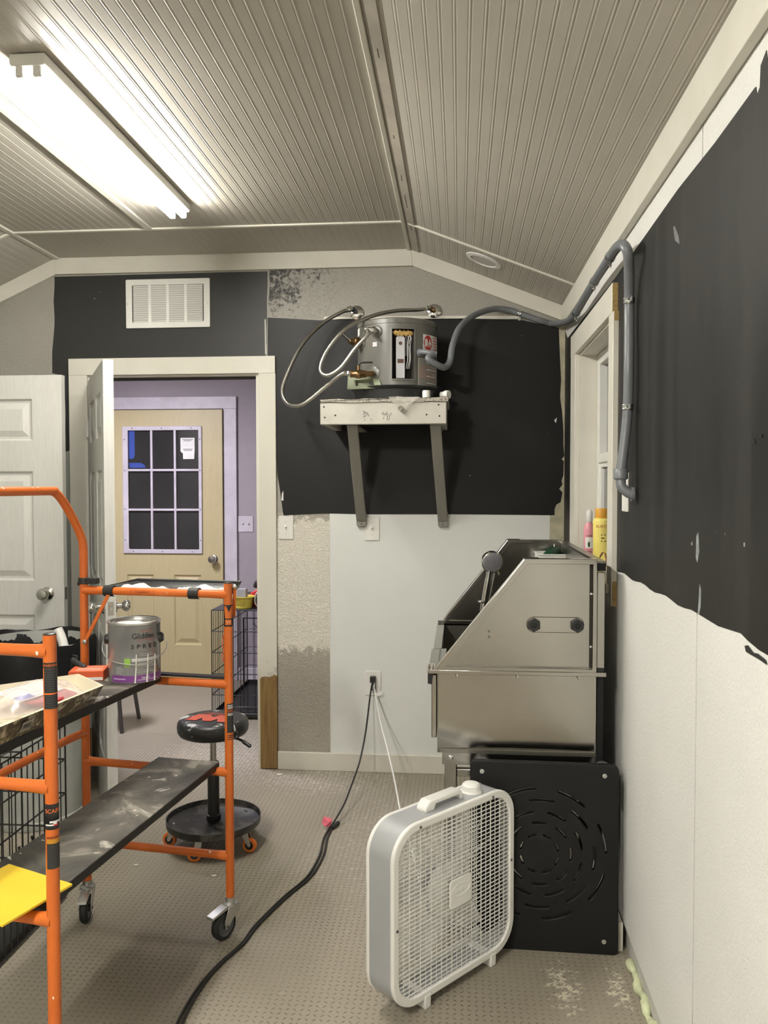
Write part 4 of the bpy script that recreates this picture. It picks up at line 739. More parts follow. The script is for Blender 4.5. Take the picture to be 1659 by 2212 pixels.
tp = Vector(wp[1]); part('paper_tag', MB().add([tuple(tp + Vector(q)) for q in ((0, 0, -.012), (0.034, -0.004, -.002), (0.036, 0.004, 0.022), (0.020, -0.006, 0.010), (0.002, 0, 0.010))], [(0, 1, 3, 4), (1, 2, 3)]), WHITE, wc)
# ------------------------------------------------------------------ water heater on its wall shelf
HX, HY, HR = -0.842, -0.245, 0.194
sf = thing('wall_shelf', 'white timber wall shelf on two grey steel brackets carrying the water heater', 'shelf', (-0.90, -0.23, 1.80))
part('front_board', B((-1.190, -0.462, 1.802), (-0.598, -0.424, 1.905)), shelf_paint(), sf, bevel=0.003); part('side_board', B((-0.636, -0.424, 1.802), (-0.600, -0.004, 1.905)), shelf_paint(), sf, bevel=0.003); part('side_board', B((-1.190, -0.424, 1.802), (-1.154, -0.004, 1.905)), shelf_paint(), sf, bevel=0.003)
part('ply_top', MB().prism(rag([(-1.188, 1.905), (-0.590, 1.905), (-0.590, 1.926), (-1.188, 1.918)], 0.003, 8, 14), 'y', -0.468, -0.004), splashed('weathered_ply_edge', (0.42, 0.385, 0.33), (0.10, 0.085, 0.07), 60, 0.52, 0.62, 0.7), sf)
ns = MB()
for x, z in ((-1.172, 1.885), (-1.168, 1.835), (-1.118, 1.845), (-0.690, 1.845), (-0.634, 1.890), (-0.630, 1.838)): ns.cyl((x, -0.4632, z), (x, -0.4615, z), 0.0042, 8)
part('nail_holes', ns, DARKGAP, sf, kind='stuff'); gs = MB(); rnd = random.Random(12)
for cx in (-0.965, -0.875):
    for k in range(11): x, z = cx + rnd.uniform(-.02, .02), 1.842 + rnd.uniform(-.02, .02); a = rnd.uniform(0, PI); gs.bar((x - .007 * math.cos(a), -0.4622, z - .007 * math.sin(a)), (x + .007 * math.cos(a), -0.4622, z + .007 * math.sin(a)), 0.002, 0.0012, (0, 1, 0))
part('timber_stamp_marks', gs, GREYINK, sf, kind='stuff')
def bracket(x0, x1):
    m = MB(); a = Vector((x0, -0.405, 1.800)); b = Vector((x1, -0.022, 1.335)); m.bar(a, b, 0.052, 0.022, (0, 0.8, 0.6)); part('bracket_strut', m, BRACKET, sf, bevel=0.004)
    part('bracket_foot', MB().prism([(x1 - 0.020, 1.300), (x1 + 0.020, 1.300), (x1 + 0.026, 1.308), (x1 + 0.026, 1.38), (x1 - 0.026, 1.38), (x1 - 0.026, 1.308)], 'y', -0.026, -0.004), BRACKET, sf, bevel=0.003); part('bracket_top', B((x0 - 0.026, -0.42, 1.792), (x0 + 0.026, -0.01, 1.8015)), BRACKET, sf)
    part('foot_screws', MB().cyl((x1, -0.0275, 1.313), (x1, -0.025, 1.313), 0.0035, 8).cyl((x1, -0.0275, 1.329), (x1, -0.025, 1.329), 0.0035, 8), INK, sf, kind='stuff')
bracket(-1.044, -1.047); bracket(-0.650, -0.622)
pan = thing('drain_pan', 'black round plastic drain pan under the water heater', 'pan', (HX + 0.002, HY, 1.921))
part('pan_wall', MB().lathe([(0.205, 0.0), (0.213, 0.050), (0.224, 0.056), (0.228, 0.062), (0.223, 0.066), (0.207, 0.058), (0.200, 0.006)], 64, (HX + 0.002, HY, 1.919), caps=False).cyl((HX + .002, HY, 1.919), (HX + .002, HY, 1.925), 0.205, 48), BLACKP, pan)
part('drain_fitting', MB().cyl((-0.625, -0.338, 1.948), (-0.600, -0.352, 1.948), 0.016, 18).cyl((-0.606, -0.349, 1.948), (-0.588, -0.360, 1.948), 0.020, 18), WHITEP, pan)
cp = solo('plastic_plug', MB().lathe([(0.0185, 0), (0.0185, 0.030), (0.016, 0.034), (0, 0.034)], 24, (-0.692, -0.445, 1.9245)), WHITEP, 'small white plastic pipe cap standing on the shelf edge', 'pipe cap', (-0.692, -0.445, 1.9245))
sk = MB(); rnd = random.Random(21); vs = []; fs = []
for j in range(7):
    for i in range(9): u, v = i / 8, j / 6; vs.append((-0.868 + 0.150 * u - 0.05 * v * (u - .45), -0.4705 - 0.010 * rnd.random() - 0.008 * math.sin(PI * v), 1.926 - 0.074 * v * (1 - 1.2 * abs(u - 0.52)) + 0.004 * rnd.random()))
for j in range(6):
    for i in range(8): fs.append((9 * j + i, 9 * j + i + 1, 9 * j + i + 10, 9 * j + i + 9))
bagf = thing('fitting_bag', 'small clear plastic bag hanging over the shelf front with a brass fitting', 'bag', (-0.80, -0.47, 1.93)); part('film', sk.add(vs, fs), clear_film('thin_clear_film', (0.80, 0.77, 0.68), 0.42, 0.12), bagf)
part('fitting', MB().lathe([(0.010, 0), (0.012, 0.004), (0.012, 0.016), (0.009, 0.02)], 12, (-0.812, -0.468, 1.876), (0.2, -1, -0.2)), NICKEL, bagf)
hw = thing('water_heater', 'small grey cylindrical water heater with an open access hatch on the wall shelf', 'water heater', (HX, HY, 1.926))
z0, zt = 0.0, 0.372; hc = (HX, HY, 1.926); ha0, ha1, hz0, hz1 = 4, 27, 0.128, 0.330
AA0, AA1, AZ0, AZ1 = -3.0, 28.5, 0.090, 0.322
def skp(a, z): a = a - 360 if a > 180 else a; return AA0 < a < AA1 and AZ0 < z < AZ1
prof = [(HR, 0)] + [(HR, z) for z in (0.05, AZ0, 0.16, 0.22, 0.28, AZ1, 0.345)] + [(HR, 0.3505), (HR + 0.0025, 0.3515), (HR + 0.0025, 0.371), (HR - 0.004, 0.376), (HR - 0.03, 0.382), (0.0, 0.384)]
m = MB().lathe(prof, 240, hc, caps=False, skip=skp); part('tank_jacket', m, HEATER, hw, angle=30)
A0, A1 = -3.0, 28.5
def pol(r_, a, z): return (HX + r_ * math.sin(R(a)), HY - r_ * math.cos(R(a)), 1.926 + z)
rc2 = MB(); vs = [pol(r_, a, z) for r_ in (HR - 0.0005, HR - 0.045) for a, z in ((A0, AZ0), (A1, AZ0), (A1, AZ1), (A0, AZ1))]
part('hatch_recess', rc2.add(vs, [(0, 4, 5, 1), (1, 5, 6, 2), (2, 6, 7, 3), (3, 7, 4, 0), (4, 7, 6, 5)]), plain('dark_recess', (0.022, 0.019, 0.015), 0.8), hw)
part('insulation', MB().tube([pol(HR - 0.022, a, 0.306 + 0.004 * math.sin(a)) for a in np.linspace(A0 + 1.5, A1 - 1.5, 10)], 0.014, 8), plain('yellow_insulation', (0.56, 0.36, 0.12), 0.9, var=0.25, vs=60), hw)
hf = MB()
for k in range(1): pass
def afr(a0, a1, za, zb, w):
    m = MB(); m.arc(hc, HR, a0 - w, a0, 1.926 + za - w * .0033, 1.926 + zb + w * .0033, 0.0022); m.arc(hc, HR, a1, a1 + w, 1.926 + za - w * .0033, 1.926 + zb + w * .0033, 0.0022); m.arc(hc, HR, a0, a1, 1.926 + za - w * .0033, 1.926 + za, 0.0022); m.arc(hc, HR, a0, a1, 1.926 + zb, 1.926 + zb + w * .0033, 0.0022); return m
part('hatch_rim', afr(A0, A1, AZ0, AZ1, 2.6), HEATER, hw, bevel=0.0008)
tc = pol(HR - 0.022, 9.0, 0); T_ = Matrix.Translation((tc[0], tc[1], 1.912)) @ Matrix.Rotation(R(9.0), 4, 'Z')
m = MB(); m.T = T_; m.box((-0.021, -0.004, 0.108), (0.021, 0.004, 0.300)).prism([(-0.019, 0.295), (0.019, 0.295), (0.013, 0.315), (-0.013, 0.315)], 'y', -0.002, 0.002); part('thermostat_cover', m, plain('bare_zinc_plate', (0.62, 0.63, 0.66), 0.35, 0.4, var=0.03), hw, bevel=0.002)
m = MB(); m.T = T_; m.cyl((0.0, -0.0055, 0.272), (0.0, -0.0035, 0.272), 0.0085, 14).box((-0.014, -0.006, 0.180), (0.014, -0.0035, 0.198)); part('thermostat_dial', m, plain('thermostat_brown', (0.10, 0.05, 0.035), 0.5), hw)
wv = MB()
for k, (a, off) in enumerate(((18.5, 0.0), (21.0, 0.004), (23.5, -0.004))): wv.tube(smooth([pol(HR - 0.025, a, 0.14), pol(HR - 0.012 + off, a + 1.2, 0.19), pol(HR - 0.020, a + 1.6, 0.25), pol(HR - 0.012 + off, a + 2.6, 0.285), pol(HR - 0.03, a + 1.0, 0.300)], 6), 0.0014, 6)
part('wiring', wv, WCORD, hw, kind='stuff'); part('terminal_block', MB().box(pol(HR - 0.040, 18, 0.20), tuple(Vector(pol(HR - 0.018, 23, 0.295)))), BLACKP, hw)
part('rim_screws', MB().cyl(pol(HR + .0025, 2, 0.361), pol(HR + .0055, 2, 0.361), 0.004, 8).cyl(pol(HR + .0, 7, 0.346), pol(HR + .003, 7, 0.346), 0.003, 8), HEATER, hw, kind='stuff')
def wrap(c, r, deg, zz):
    a0 = R(deg); return lambda u, v, h: (c[0] + (r + h) * math.sin(a0 + u / r), c[1] - (r + h) * math.cos(a0 + u / r), zz + v)
part('hot_sticker', MB().arc(hc, HR, -32.5, -25.5, 1.926 + 0.246, 1.926 + 0.265, 0.0006), WHITE, hw, label='small white HOT sticker'); part('sticker_lettering', MB().text('HOT', 0.013, wrap(hc, HR + 0.0006, -29, 1.926 + 0.2555), 0.0004), REDINK, hw, kind='stuff')
part('barcode_label', MB().arc(hc, HR, -88, -66, 1.926 + 0.315, 1.926 + 0.350, 0.0006), WHITE, hw)
part('brand_label', MB().arc(hc, HR, 43, 84, 1.926 + 0.215, 1.926 + 0.305, 0.0008), WHITE, hw); w_ = wrap(hc, HR + 0.0009, 53, 1.926 + 0.266); el = [(0.030 * math.cos(a), 0.036 * math.sin(a)) for a in np.linspace(0, 2 * PI, 36, endpoint=False)]
part('brand_oval', MB().add([w_(0, 0, 0)] + [w_(u, v, 0.0) for u, v in el], [(0, 1 + k, 1 + (k + 1) % 36) for k in range(36)]), REDINK, hw)
part('brand_lettering', MB().text('R', 0.052, wrap(hc, HR + 0.0012, 49.5, 1.926 + 0.264), 0.0004).text('heem', 0.019, wrap(hc, HR + 0.0012, 56, 1.926 + 0.266), 0.0004), WHITE, hw, kind='stuff')
tx = MB(); rnd = random.Random(5)
for k in range(6): tx.arc(hc, HR + 0.0008, 66, 66 + rnd.uniform(6, 14), 1.926 + 0.228 + k * 0.013, 1.926 + 0.232 + k * 0.013, 0.0003)
part('brand_small_print', tx, REDINK, hw, kind='stuff')
part('warning_label', MB().arc(hc, HR, 34.5, 84, 1.926 + 0.018, 1.926 + 0.190, 0.0007), plain('aged_label', (0.42, 0.40, 0.36), 0.5), hw); a = MB(); b = MB(); c = MB()
for k in range(26):
    zz = 1.926 + 0.185 - k * 0.0063; e = 36 + rnd.uniform(24, 44); (b if 4 < k < 15 and k % 2 else a).arc(hc, HR + 0.0007, 36, e, zz - 0.0028, zz, 0.0003)
    if k % 5 == 2: c.arc(hc, HR + 0.0008, 50, 74, zz - 0.0034, zz + 0.0008, 0.0003)
part('warning_print_grey', a, GREYINK, hw, kind='stuff'); part('warning_print_red', b, plain('faded_red_print', (0.42, 0.10, 0.07), 0.5), hw, kind='stuff'); part('warning_print_white', c, WHITE, hw, kind='stuff')
# fittings on the jacket
def nipple(a, z, L, mats, name, r1=0.016, esc=True, tilt=0.0):
    p = Vector(pol(HR - 0.004, a, z)); d = Vector((math.sin(R(a)), -math.cos(R(a)), tilt)).normalized(); m = MB().lathe([(r1, 0), (r1, L * 0.45), (r1 * 1.25, L * 0.45), (r1 * 1.25, L * 0.85), (r1 * 0.8, L)], 8, p, d); o = part(name, m, mats, hw)
    if esc: part('pipe_collar', MB().lathe([(0.030, 0), (0.030, 0.004), (0.022, 0.008)], 24, Vector(pol(HR - 0.001, a, z)), d), HEATER, hw)
    return p + d * L, d
e1, dd1 = nipple(-26, 0.314, 0.050, NICKEL, 'hot_outlet_fitting', 0.015)
p = Vector(pol(HR - 0.002, -56, 0.275)); d = Vector((math.sin(R(-56)), -math.cos(R(-56)), 0))
part('relief_valve', MB().lathe([(0.018, 0), (0.018, 0.02), (0.023, 0.022), (0.023, 0.045), (0.014, 0.05), (0.014, 0.07)], 14, p, d).cyl(p + d * 0.03, p + d * 0.03 + Vector((0, 0, -0.03)), 0.014, 12), BRASS, hw); part('relief_lever', MB().bar(p + d * 0.065 + Vector((0.0, 0, 0.0)), p + d * 0.095 + Vector((-0.01, 0, 0.030)), 0.014, 0.005, (0, 0, 1)), CHROME, hw); part('pipe_collar', MB().lathe([(0.030, 0), (0.030, 0.004), (0.022, 0.008)], 24, p, d), HEATER, hw)
# ball valve at lower left
q0 = Vector(pol(HR - 0.004, -32, 0.118)); part('pipe_collar', MB().lathe([(0.036, 0), (0.036, 0.004), (0.024, 0.009)], 24, q0, (math.sin(R(-32)), -math.cos(R(-32)), 0)), HEATER, hw)
q1 = q0 + Vector((-0.022, -0.040, -0.006)); q2 = q1 + Vector((-0.090, -0.012, 0.0)); dv = (q2 - q1).normalized()
part('cold_elbow', MB().tube(smooth([q0, q0 + Vector((-0.006, -0.03, -0.003)), q1, q1 + dv * 0.03], 4), 0.013, 12), BRASS, hw)
part('ball_valve', MB().lathe([(0.012, 0), (0.017, 0.005), (0.017, 0.022), (0.021, 0.030), (0.021, 0.052), (0.017, 0.058), (0.017, 0.078), (0.012, 0.082)], 8, q1 + dv * 0.004, dv).cyl(q1 + dv * 0.046, q1 + dv * 0.046 + Vector((0, 0, 0.040)), 0.008, 10), BRASS, hw)
lv = q1 + dv * 0.046 + Vector((0, 0, 0.041)); part('valve_lever', MB().tube([lv, lv + Vector((0.010, -0.002, 0.010)), lv + Vector((0.020, -0.003, 0.012)), lv + Vector((0.068, -0.005, 0.012))], 0.0042, 8), plain('black_grip', (0.012, 0.012, 0.013), 0.4), hw)
# green folded tray leaning in the pan
gt = thing('green_plastic_tray', 'small grey-green plastic tray leaning in the drain pan under the brass valve', 'tray', (-1.0, -0.44, 1.975)); GT = Matrix.Translation((-0.990, -0.425, 1.976)) @ Matrix.Rotation(R(-14), 4, 'Z') @ Matrix.Rotation(R(-28), 4, 'X')
m = MB(); m.T = GT; o_ = [(-0.090, 0.072), (0.058, 0.072), (0.092, 0.004), (0.080, -0.005), (-0.080, -0.005)]; i_ = [(-0.055, 0.045), (0.042, 0.045), (0.060, 0.012), (0.055, 0.010), (-0.045, 0.010)]
m.ring(o_, i_, 'y', -0.003, 0.002); m.ring(i_, [(x * .9, z * .9 + .004) for x, z in i_], 'y', 0.0, 0.022); m.prism([(x * .9, z * .9 + .004) for x, z in i_], 'y', 0.020, 0.023); part('tray_body', m, plain('grey_green_plastic', (0.27, 0.30, 0.20), 0.5), gt)
# wall valves (escutcheons) and braided hoses
def hose(name, label, pts, ends, r=0.0095):
    t = thing(name, label, 'hose', pts[0]); P = smooth(pts, 10); part('braid', MB().tube(P, r, 12), BRAID, t)
    for i, j in ((0, 2), (-1, -3)):
        a_ = Vector(P[i]); d_ = (Vector(P[j]) - a_).normalized(); part('end_nut', MB().lathe([(0.0145, 0), (0.0145, 0.020), (0.0115, 0.024), (0.0115, 0.040)], 6, a_ - d_ * 0.004, d_), CHROME, t, angle=20)
    return t
def stub(label, c, d, mat2):
    t = thing('pipe_escutcheon', label, 'pipe fitting', c); part('wall_flange', MB().lathe([(0.038, 0.001), (0.036, 0.006), (0.024, 0.012), (0.012, 0.013)], 32, c, (0, -1, 0)), CHROME, t); c = Vector(c); d = Vector(d).normalized()
    part('stub_pipe', MB().cyl(c, c + Vector((0, -0.028, 0)), 0.009, 12), BRASS, t); part('threaded_nipple', MB().lathe([(0.011, 0), (0.013, 0.006), (0.010, 0.010), (0.013, 0.014), (0.010, 0.018), (0.013, 0.022), (0.011, 0.034)], 14, c + Vector((0, -0.026, 0)), d), mat2, t); return c + Vector((0, -0.026, 0)) + d * 0.036
s1 = stub('left chrome pipe flange on the grey wall with a hose attached', (-1.073, -0.002, 2.416), (-0.55, -0.6, 0.28), plain('dark_thread', (0.10, 0.10, 0.13), 0.4, 0.8)); s2 = stub('right chrome pipe flange on the grey wall above the heater', (-0.668, -0.002, 2.416), (-0.78, -0.55, 0.22), BRASS)
hose('braided_hose', 'outer braided steel hose looping from the left wall flange to the brass valve', [s1] + [(-1.1475, -0.0850, 2.3998), (-1.2378, -0.1200, 2.3382), (-1.3306, -0.2000, 2.2138), (-1.3899, -0.2800, 2.0495), (-1.3981, -0.3300, 1.9645), (-1.3558, -0.3700, 1.9063), (-1.2803, -0.4100, 1.9040), (-1.1763, -0.4300, 1.9775)] + [q2 + dv * 0.03, q2 - dv * 0.012], 0)
hose('braided_hose', 'inner braided steel hose curving from the right wall flange to the hot outlet', [s2] + [(-0.7422, -0.1200, 2.4011), (-0.8615, -0.2400, 2.3717), (-0.9742, -0.3600, 2.3184), (-1.0776, -0.4200, 2.2519), (-1.1571, -0.4500, 2.1505), (-1.1871, -0.4700, 2.0637), (-1.1533, -0.4900, 2.0283), (-1.0887, -0.5000, 2.0604), (-1.0172, -0.5000, 2.1510), (-0.9600, -0.4900, 2.2157)] + [e1 + dd1 * 0.012 + Vector((-0.014, 0, -0.002)), e1 - dd1 * 0.006], 0)
# ------------------------------------------------------------------ grey flexible conduit from the heater round the corner to the wall plate
cd = thing('flexible_conduit', 'grey flexible electrical conduit from the water heater to the plate on the black wall', 'conduit', (0, -0.3, 2.3))
ce_ = Vector(pol(HR - 0.002, 37.5, 0.216)); dc = Vector((math.sin(R(30)), -math.cos(R(30)), 0))
part('conduit_elbow', MB().tube(smooth([ce_, ce_ + dc * 0.022, ce_ + dc * 0.040 + Vector((0.014, 0, -0.004)), ce_ + dc * 0.048 + Vector((0.040, 0, -0.014))], 5), 0.0125, 14).lathe([(0.019, 0), (0.019, 0.006), (0.014, 0.010)], 16, ce_, dc), GREYP, cd, bevel=0)
ep = ce_ + dc * 0.048 + Vector((0.040, 0, -0.014)); part('compression_nut', MB().cyl(ep + Vector((-0.010, 0, 0.003)), ep + Vector((0.014, 0.004, -0.006)), 0.019, 8), GREYP, cd)
rt = [(-0.6823, -0.4700, 2.1018), (-0.6335, -0.4500, 2.0720), (-0.6040, -0.4200, 2.0694), (-0.5828, -0.3900, 2.1015), (-0.5703, -0.3400, 2.1855), (-0.5375, -0.2600, 2.2810), (-0.4687, -0.1500, 2.3598), (-0.3762, -0.0600, 2.4088), (-0.2976, -0.0280, 2.4116), (-0.2343, -0.0260, 2.3920), (-0.1338, -0.0260, 2.3550), (-0.0644, -0.0290, 2.3368)] + [(-0.0300, -0.3235, 2.2906), (-0.0400, -0.6647, 2.2563), (-0.0440, -0.9448, 2.2598), (-0.0460, -1.2280, 2.2642), (-0.0500, -1.4979, 2.2597), (-0.0520, -1.6250, 2.2581), (-0.0560, -1.7311, 2.2455), (-0.0540, -1.8069, 2.2240), (-0.0450, -1.8168, 2.1940), (-0.0340, -1.7769, 2.1512), (-0.0260, -1.7399, 2.0795), (-0.0260, -1.7444, 1.9782), (-0.0280, -1.7525, 1.8653), (-0.0280, -1.7436, 1.7544), (-0.0340, -1.7427, 1.6701), (-0.0450, -1.7466, 1.5784), (-0.0480, -1.7489, 1.5544)]
P = smooth([ep + Vector((0.006, 0, -0.003))] + rt, 12); L = [0.0]
for i in range(1, len(P)): L.append(L[-1] + (P[i] - P[i - 1]).length)
npt = int(L[-1] / 0.0032); Q = []; j = 0
for k in range(npt):
    s = L[-1] * k / (npt - 1)
    while j < len(L) - 2 and L[j + 1] < s: j += 1
    f = (s - L[j]) / max(1e-9, L[j + 1] - L[j]); Q.append(P[j].lerp(P[j + 1], min(1, f)))
part('conduit_tube', MB().tube(Q, [0.0152 + (0.0004 if k % 2 else -0.0003) for k in range(npt)], 14), GREYP, cd, angle=60)
pe = Q[-1]; pp = Vector((0.0, -1.600, 1.498))
part('connector_nut', MB().lathe([(0.019, 0), (0.022, 0.004), (0.022, 0.030), (0.018, 0.034)], 10, pe + Vector((0, 0, 0.014)), (0.0, 0, -1)), GREYP, cd); part('connector_elbow', MB().tube(smooth([pe + Vector((0, 0, -0.018)), pe + Vector((0.002, -0.004, -0.040)), pe + Vector((0.020, -0.010, -0.060)), pe + Vector((0.034, -0.012, -0.064))], 5), 0.015, 14).cyl(pe + Vector((0.028, -0.012, -0.064)), pe + Vector((0.036, -0.012, -0.064)), 0.022, 18), GREYP, cd)
for px_, py_, k in ((1356, 650, 'v'), (1355, 880, 'v'), (1317, 558, 'd'), (1283, 608, 'd'), (1243, 676, 'd'), (1122, 677, 'b')): pass
def clamp(idx, foot):
    c_ = Q[idx]; d_ = (Q[idx + 2] - Q[idx - 2]).normalized(); m = MB()
    for o_ in (-0.006, 0.006): m.lathe([(0.0172, -0.0025), (0.0182, 0), (0.0172, 0.0025)], 18, c_ + d_ * o_, d_, caps=False)
    m.lathe([(0.0168, -0.006), (0.0168, 0.006)], 18, c_, d_, caps=False); f = Vector(foot); m.bar(c_ + f * 0.016, c_ + f * 0.036, 0.014, 0.003, d_.cross(f)); m.cyl(c_ + f * 0.026 - Vector((0.004, 0, 0)), c_ + f * 0.026 - Vector((0.009, 0, 0)), 0.004, 8)
    part('strap_clamp', m, plain('galvanised_strap', (0.70, 0.72, 0.72), 0.22, 1.0, var=0.03), cd)
def near_q(p): p = Vector(p); return min(range(3, npt - 3), key=lambda i: (Q[i] - p).length)
for p_, f_ in (((-0.0260, -1.7400, 2.0767), (0, -1, 0)), ((-0.0280, -1.7436, 1.7544), (0, -1, 0)), ((-0.0500, -1.5571, 2.2604), (0, -0.3, -1)), ((-0.0460, -1.2072, 2.2642), (0, -0.3, -1)), ((-0.0400, -0.6932, 2.2544), (0, -0.3, -1)), ((-0.2340, -0.0220, 2.3928), (0, 0, -1))): clamp(near_q(p_), f_)
bp = thing('blank_wall_plate', 'white outlet plate on the black wall under the end of the conduit', 'wall plate', (-0.001, -1.603, 1.497)); part('plate', B((-0.008, -0.041, -0.065), (0, 0.041, 0.062)), WHITEP, bp, world=False, bevel=0.003)
# ------------------------------------------------------------------ orange rolling scaffold
scf = thing('rolling_scaffold', 'orange steel rolling scaffold with two black boards on casters', 'scaffold', (-1.62, -2.08, 0))
PA, PB, PC, PD = (Vector(q) for q in ((-1.432, -2.600, 0), (-1.304, -1.640, 0), (-1.835, -1.570, 0), (-1.963, -2.530, 0)))
UP = Vector((0, 0, 1)); TR = 0.0143; along = (PC - PD).normalized(); across = (PB - PC).normalized()
for p in (PA, PB):
    part('post', MB().cyl(p + UP * 0.125, p + UP * 1.192, TR, 24), ORANGE, scf); part('post_cap', MB().lathe([(TR * 0.98, 0), (TR * 0.98, 0.002), (TR * 0.7, 0.004)], 24, p + UP * 1.192), BLACKP, scf)
for p in (PC, PD): part('post', MB().cyl(p + UP * 0.125, p + UP * 1.20, TR, 24), ORANGE, scf)
gr_ = [PC + UP * 1.19, PC + UP * 1.29, PC + UP * 1.335 - along * 0.010, PC + UP * 1.40 - along * 0.055, PC + UP * 1.470 - along * 0.120, PC + UP * 1.497 - along * 0.165, PC + UP * 1.500 - along * 0.21]
gr2 = [q - 2 * (q - (PC + PD) / 2).dot(along) * along for q in gr_][::-1]
part('guard_rail', MB().tube(smooth(gr_ + gr2, 6), TR, 20), ORANGE, scf)
def rung(a, b, z, name='rung'):
    a = a + UP * z; b = b + UP * z; d = b - a; n = 14; f = [0, .03, .06, .10, .16, .5, .84, .90, .94, .97, 1]; rr = [TR * 1.18, TR * 1.12, TR * 1.04, TR * .98, TR * .95, TR * .95, TR * .95, TR * .98, TR * 1.04, TR * 1.12, TR * 1.18]
    return part(name, MB().tube([a + d * k for k in f], rr, 18, caps=False), ORANGE, scf)
for z in (0.272, 0.556, 0.853, 1.155): rung(PC, PB, z); rung(PD, PA, z)
for s0, s1 in ((PD, PC),):
    a = s0 + UP * 0.625; b = s1 + UP * 0.640; part('side_rail', MB().tube(smooth([a, a + along * 0.05 + UP * 0.02, a.lerp(b, .5) + UP * 0.028, b - along * 0.05 + UP * 0.020, b], 6), 0.0135, 16), ORANGE, scf)
part('diagonal_brace', MB().bar(PC + UP * 1.150 + across * 0.105 - along * 0.012, PC + UP * 0.985 + across * 0.018 - along * 0.020, 0.013, 0.006, along), ORANGE, scf, bevel=0.002); part('diagonal_brace', MB().bar(PB + UP * 1.185 + across * 0.020 + along * 0.010, PB + UP * 1.075 + across * 0.008 + along * 0.03, 0.011, 0.005, along), ORANGE, scf, bevel=0.002)
bl = MB().lathe([(0.008, 0), (0.008, 0.005), (0.004, 0.007)], 10, PC + UP * 0.980 + across * 0.016 - along * 0.024, -along); bl.lathe([(0.008, 0), (0.008, 0.005), (0.004, 0.007)], 10, PB + UP * 1.182 + across * 0.022 + along * 0.004, -along); part('brace_bolts', bl, ZINC, scf, kind='stuff')
part('lock_pin', MB().tube(smooth([PB + UP * 1.03 - across * 0.014, PB + UP * 0.99 - across * 0.022, PB + UP * 0.965 - across * 0.016, PB + UP * 0.95 - across * 0.022, PB + UP * 0.93 - across * 0.018], 4), 0.0022, 6), plain('orange_red_wire', (0.62, 0.13, 0.04), 0.4), scf)
# boards
def board(c0, c1, c2, c3, z0, z1): return part('board', MB().prism([c0, c1, c2, c3], 'z', z0, z1), [BOARD], scf, bevel=0.003)
board((-1.541, -1.625), (-1.822, -1.588), (-1.905, -2.500), (-1.683, -2.530), 0.853, 0.880)
board((-1.344, -1.620), (-1.567, -1.590), (-1.690, -2.53), (-1.462, -2.57), 0.559, 0.585)
part('ledge_strip', MB().bar(PB + UP * 0.872 - across * 0.012 + along * 0.018, PB + UP * 0.872 - across * 0.30 + along * 0.018, 0.030, 0.007), BLACKP, scf)
# clamp on the rear left post
part('post_clamp', MB().lathe([(0.0152, -0.010), (0.019, -0.010), (0.019, 0.012), (0.0152, 0.012)], 20, PC + UP * 1.187, caps=False).bar(PC + UP * 1.188 + across * 0.016, PC + UP * 1.188 + across * 0.055, 0.024, 0.020).bar(PC + UP * 1.178 - across * 0.012, PC + UP * 1.178 - across * 0.020, 0.02, 0.014), BLACKP, scf, bevel=0.002)
# casters
def caster(p, ang, pedal):
    cm = Matrix.Translation(p) @ Matrix.Rotation(R(ang), 4, 'Z'); out = []
    def q(name, mb, mat, **k): mb2 = MB(); mb2.v = [tuple(cm @ Vector(v)) for v in mb.v]; mb2.f = mb.f; mb2.mi = mb.mi; return part(name, mb2, mat, cs, **k)
    cs = part('caster', (lambda mb: (setattr(mb, 'v', [tuple(cm @ Vector(v)) for v in mb.v]), mb)[1])(MB().cyl((0, 0, 0.118), (0, 0, 0.135), 0.017, 16).lathe([(0.026, 0.108), (0.026, 0.114), (0.020, 0.120)], 24)), ZINC, scf)
    m = MB()
    for s in (-1, 1): m.prism([(-0.024, 0.110), (0.024, 0.110), (0.040, 0.070), (0.042, 0.040), (0.026, 0.040), (0.006, 0.066), (-0.024, 0.086)], 'y', s * 0.0195 - 0.0015, s * 0.0195 + 0.0015)
    m.box((-0.024, -0.021, 0.106), (0.024, 0.021, 0.110)); q('fork', m, ZINC, bevel=0.001)
    q('tyre', MB().lathe([(0.034, -0.014), (0.042, -0.013), (0.0475, -0.008), (0.0485, 0), (0.0475, 0.008), (0.042, 0.013), (0.034, 0.014)], 36, (0.030, 0, 0.0488), (0, 1, 0), caps=False), RUBBER)
    q('wheel_hub', MB().lathe([(0.035, -0.012), (0.030, -0.006), (0.012, -0.006), (0.012, -0.015), (0.012, 0.015), (0.012, 0.006), (0.030, 0.006), (0.035, 0.012)], 28, (0.030, 0, 0.0488), (0, 1, 0), caps=False).cyl((0.030, -0.024, 0.0488), (0.030, 0.024, 0.0488), 0.005, 10), plain('grey_hub', (0.12, 0.12, 0.12), 0.5))
    if pedal: q('brake_pedal', MB().prism([(0.034, 0.112), (0.090, 0.098), (0.092, 0.090), (0.036, 0.101), (0.0, 0.104), (0.0, 0.112)], 'y', -0.016, 0.016), ZINC, bevel=0.001)
caster(PB, -122, True); caster(PC, -78, True); caster(PD, 40, False); caster(PA, 15, False)
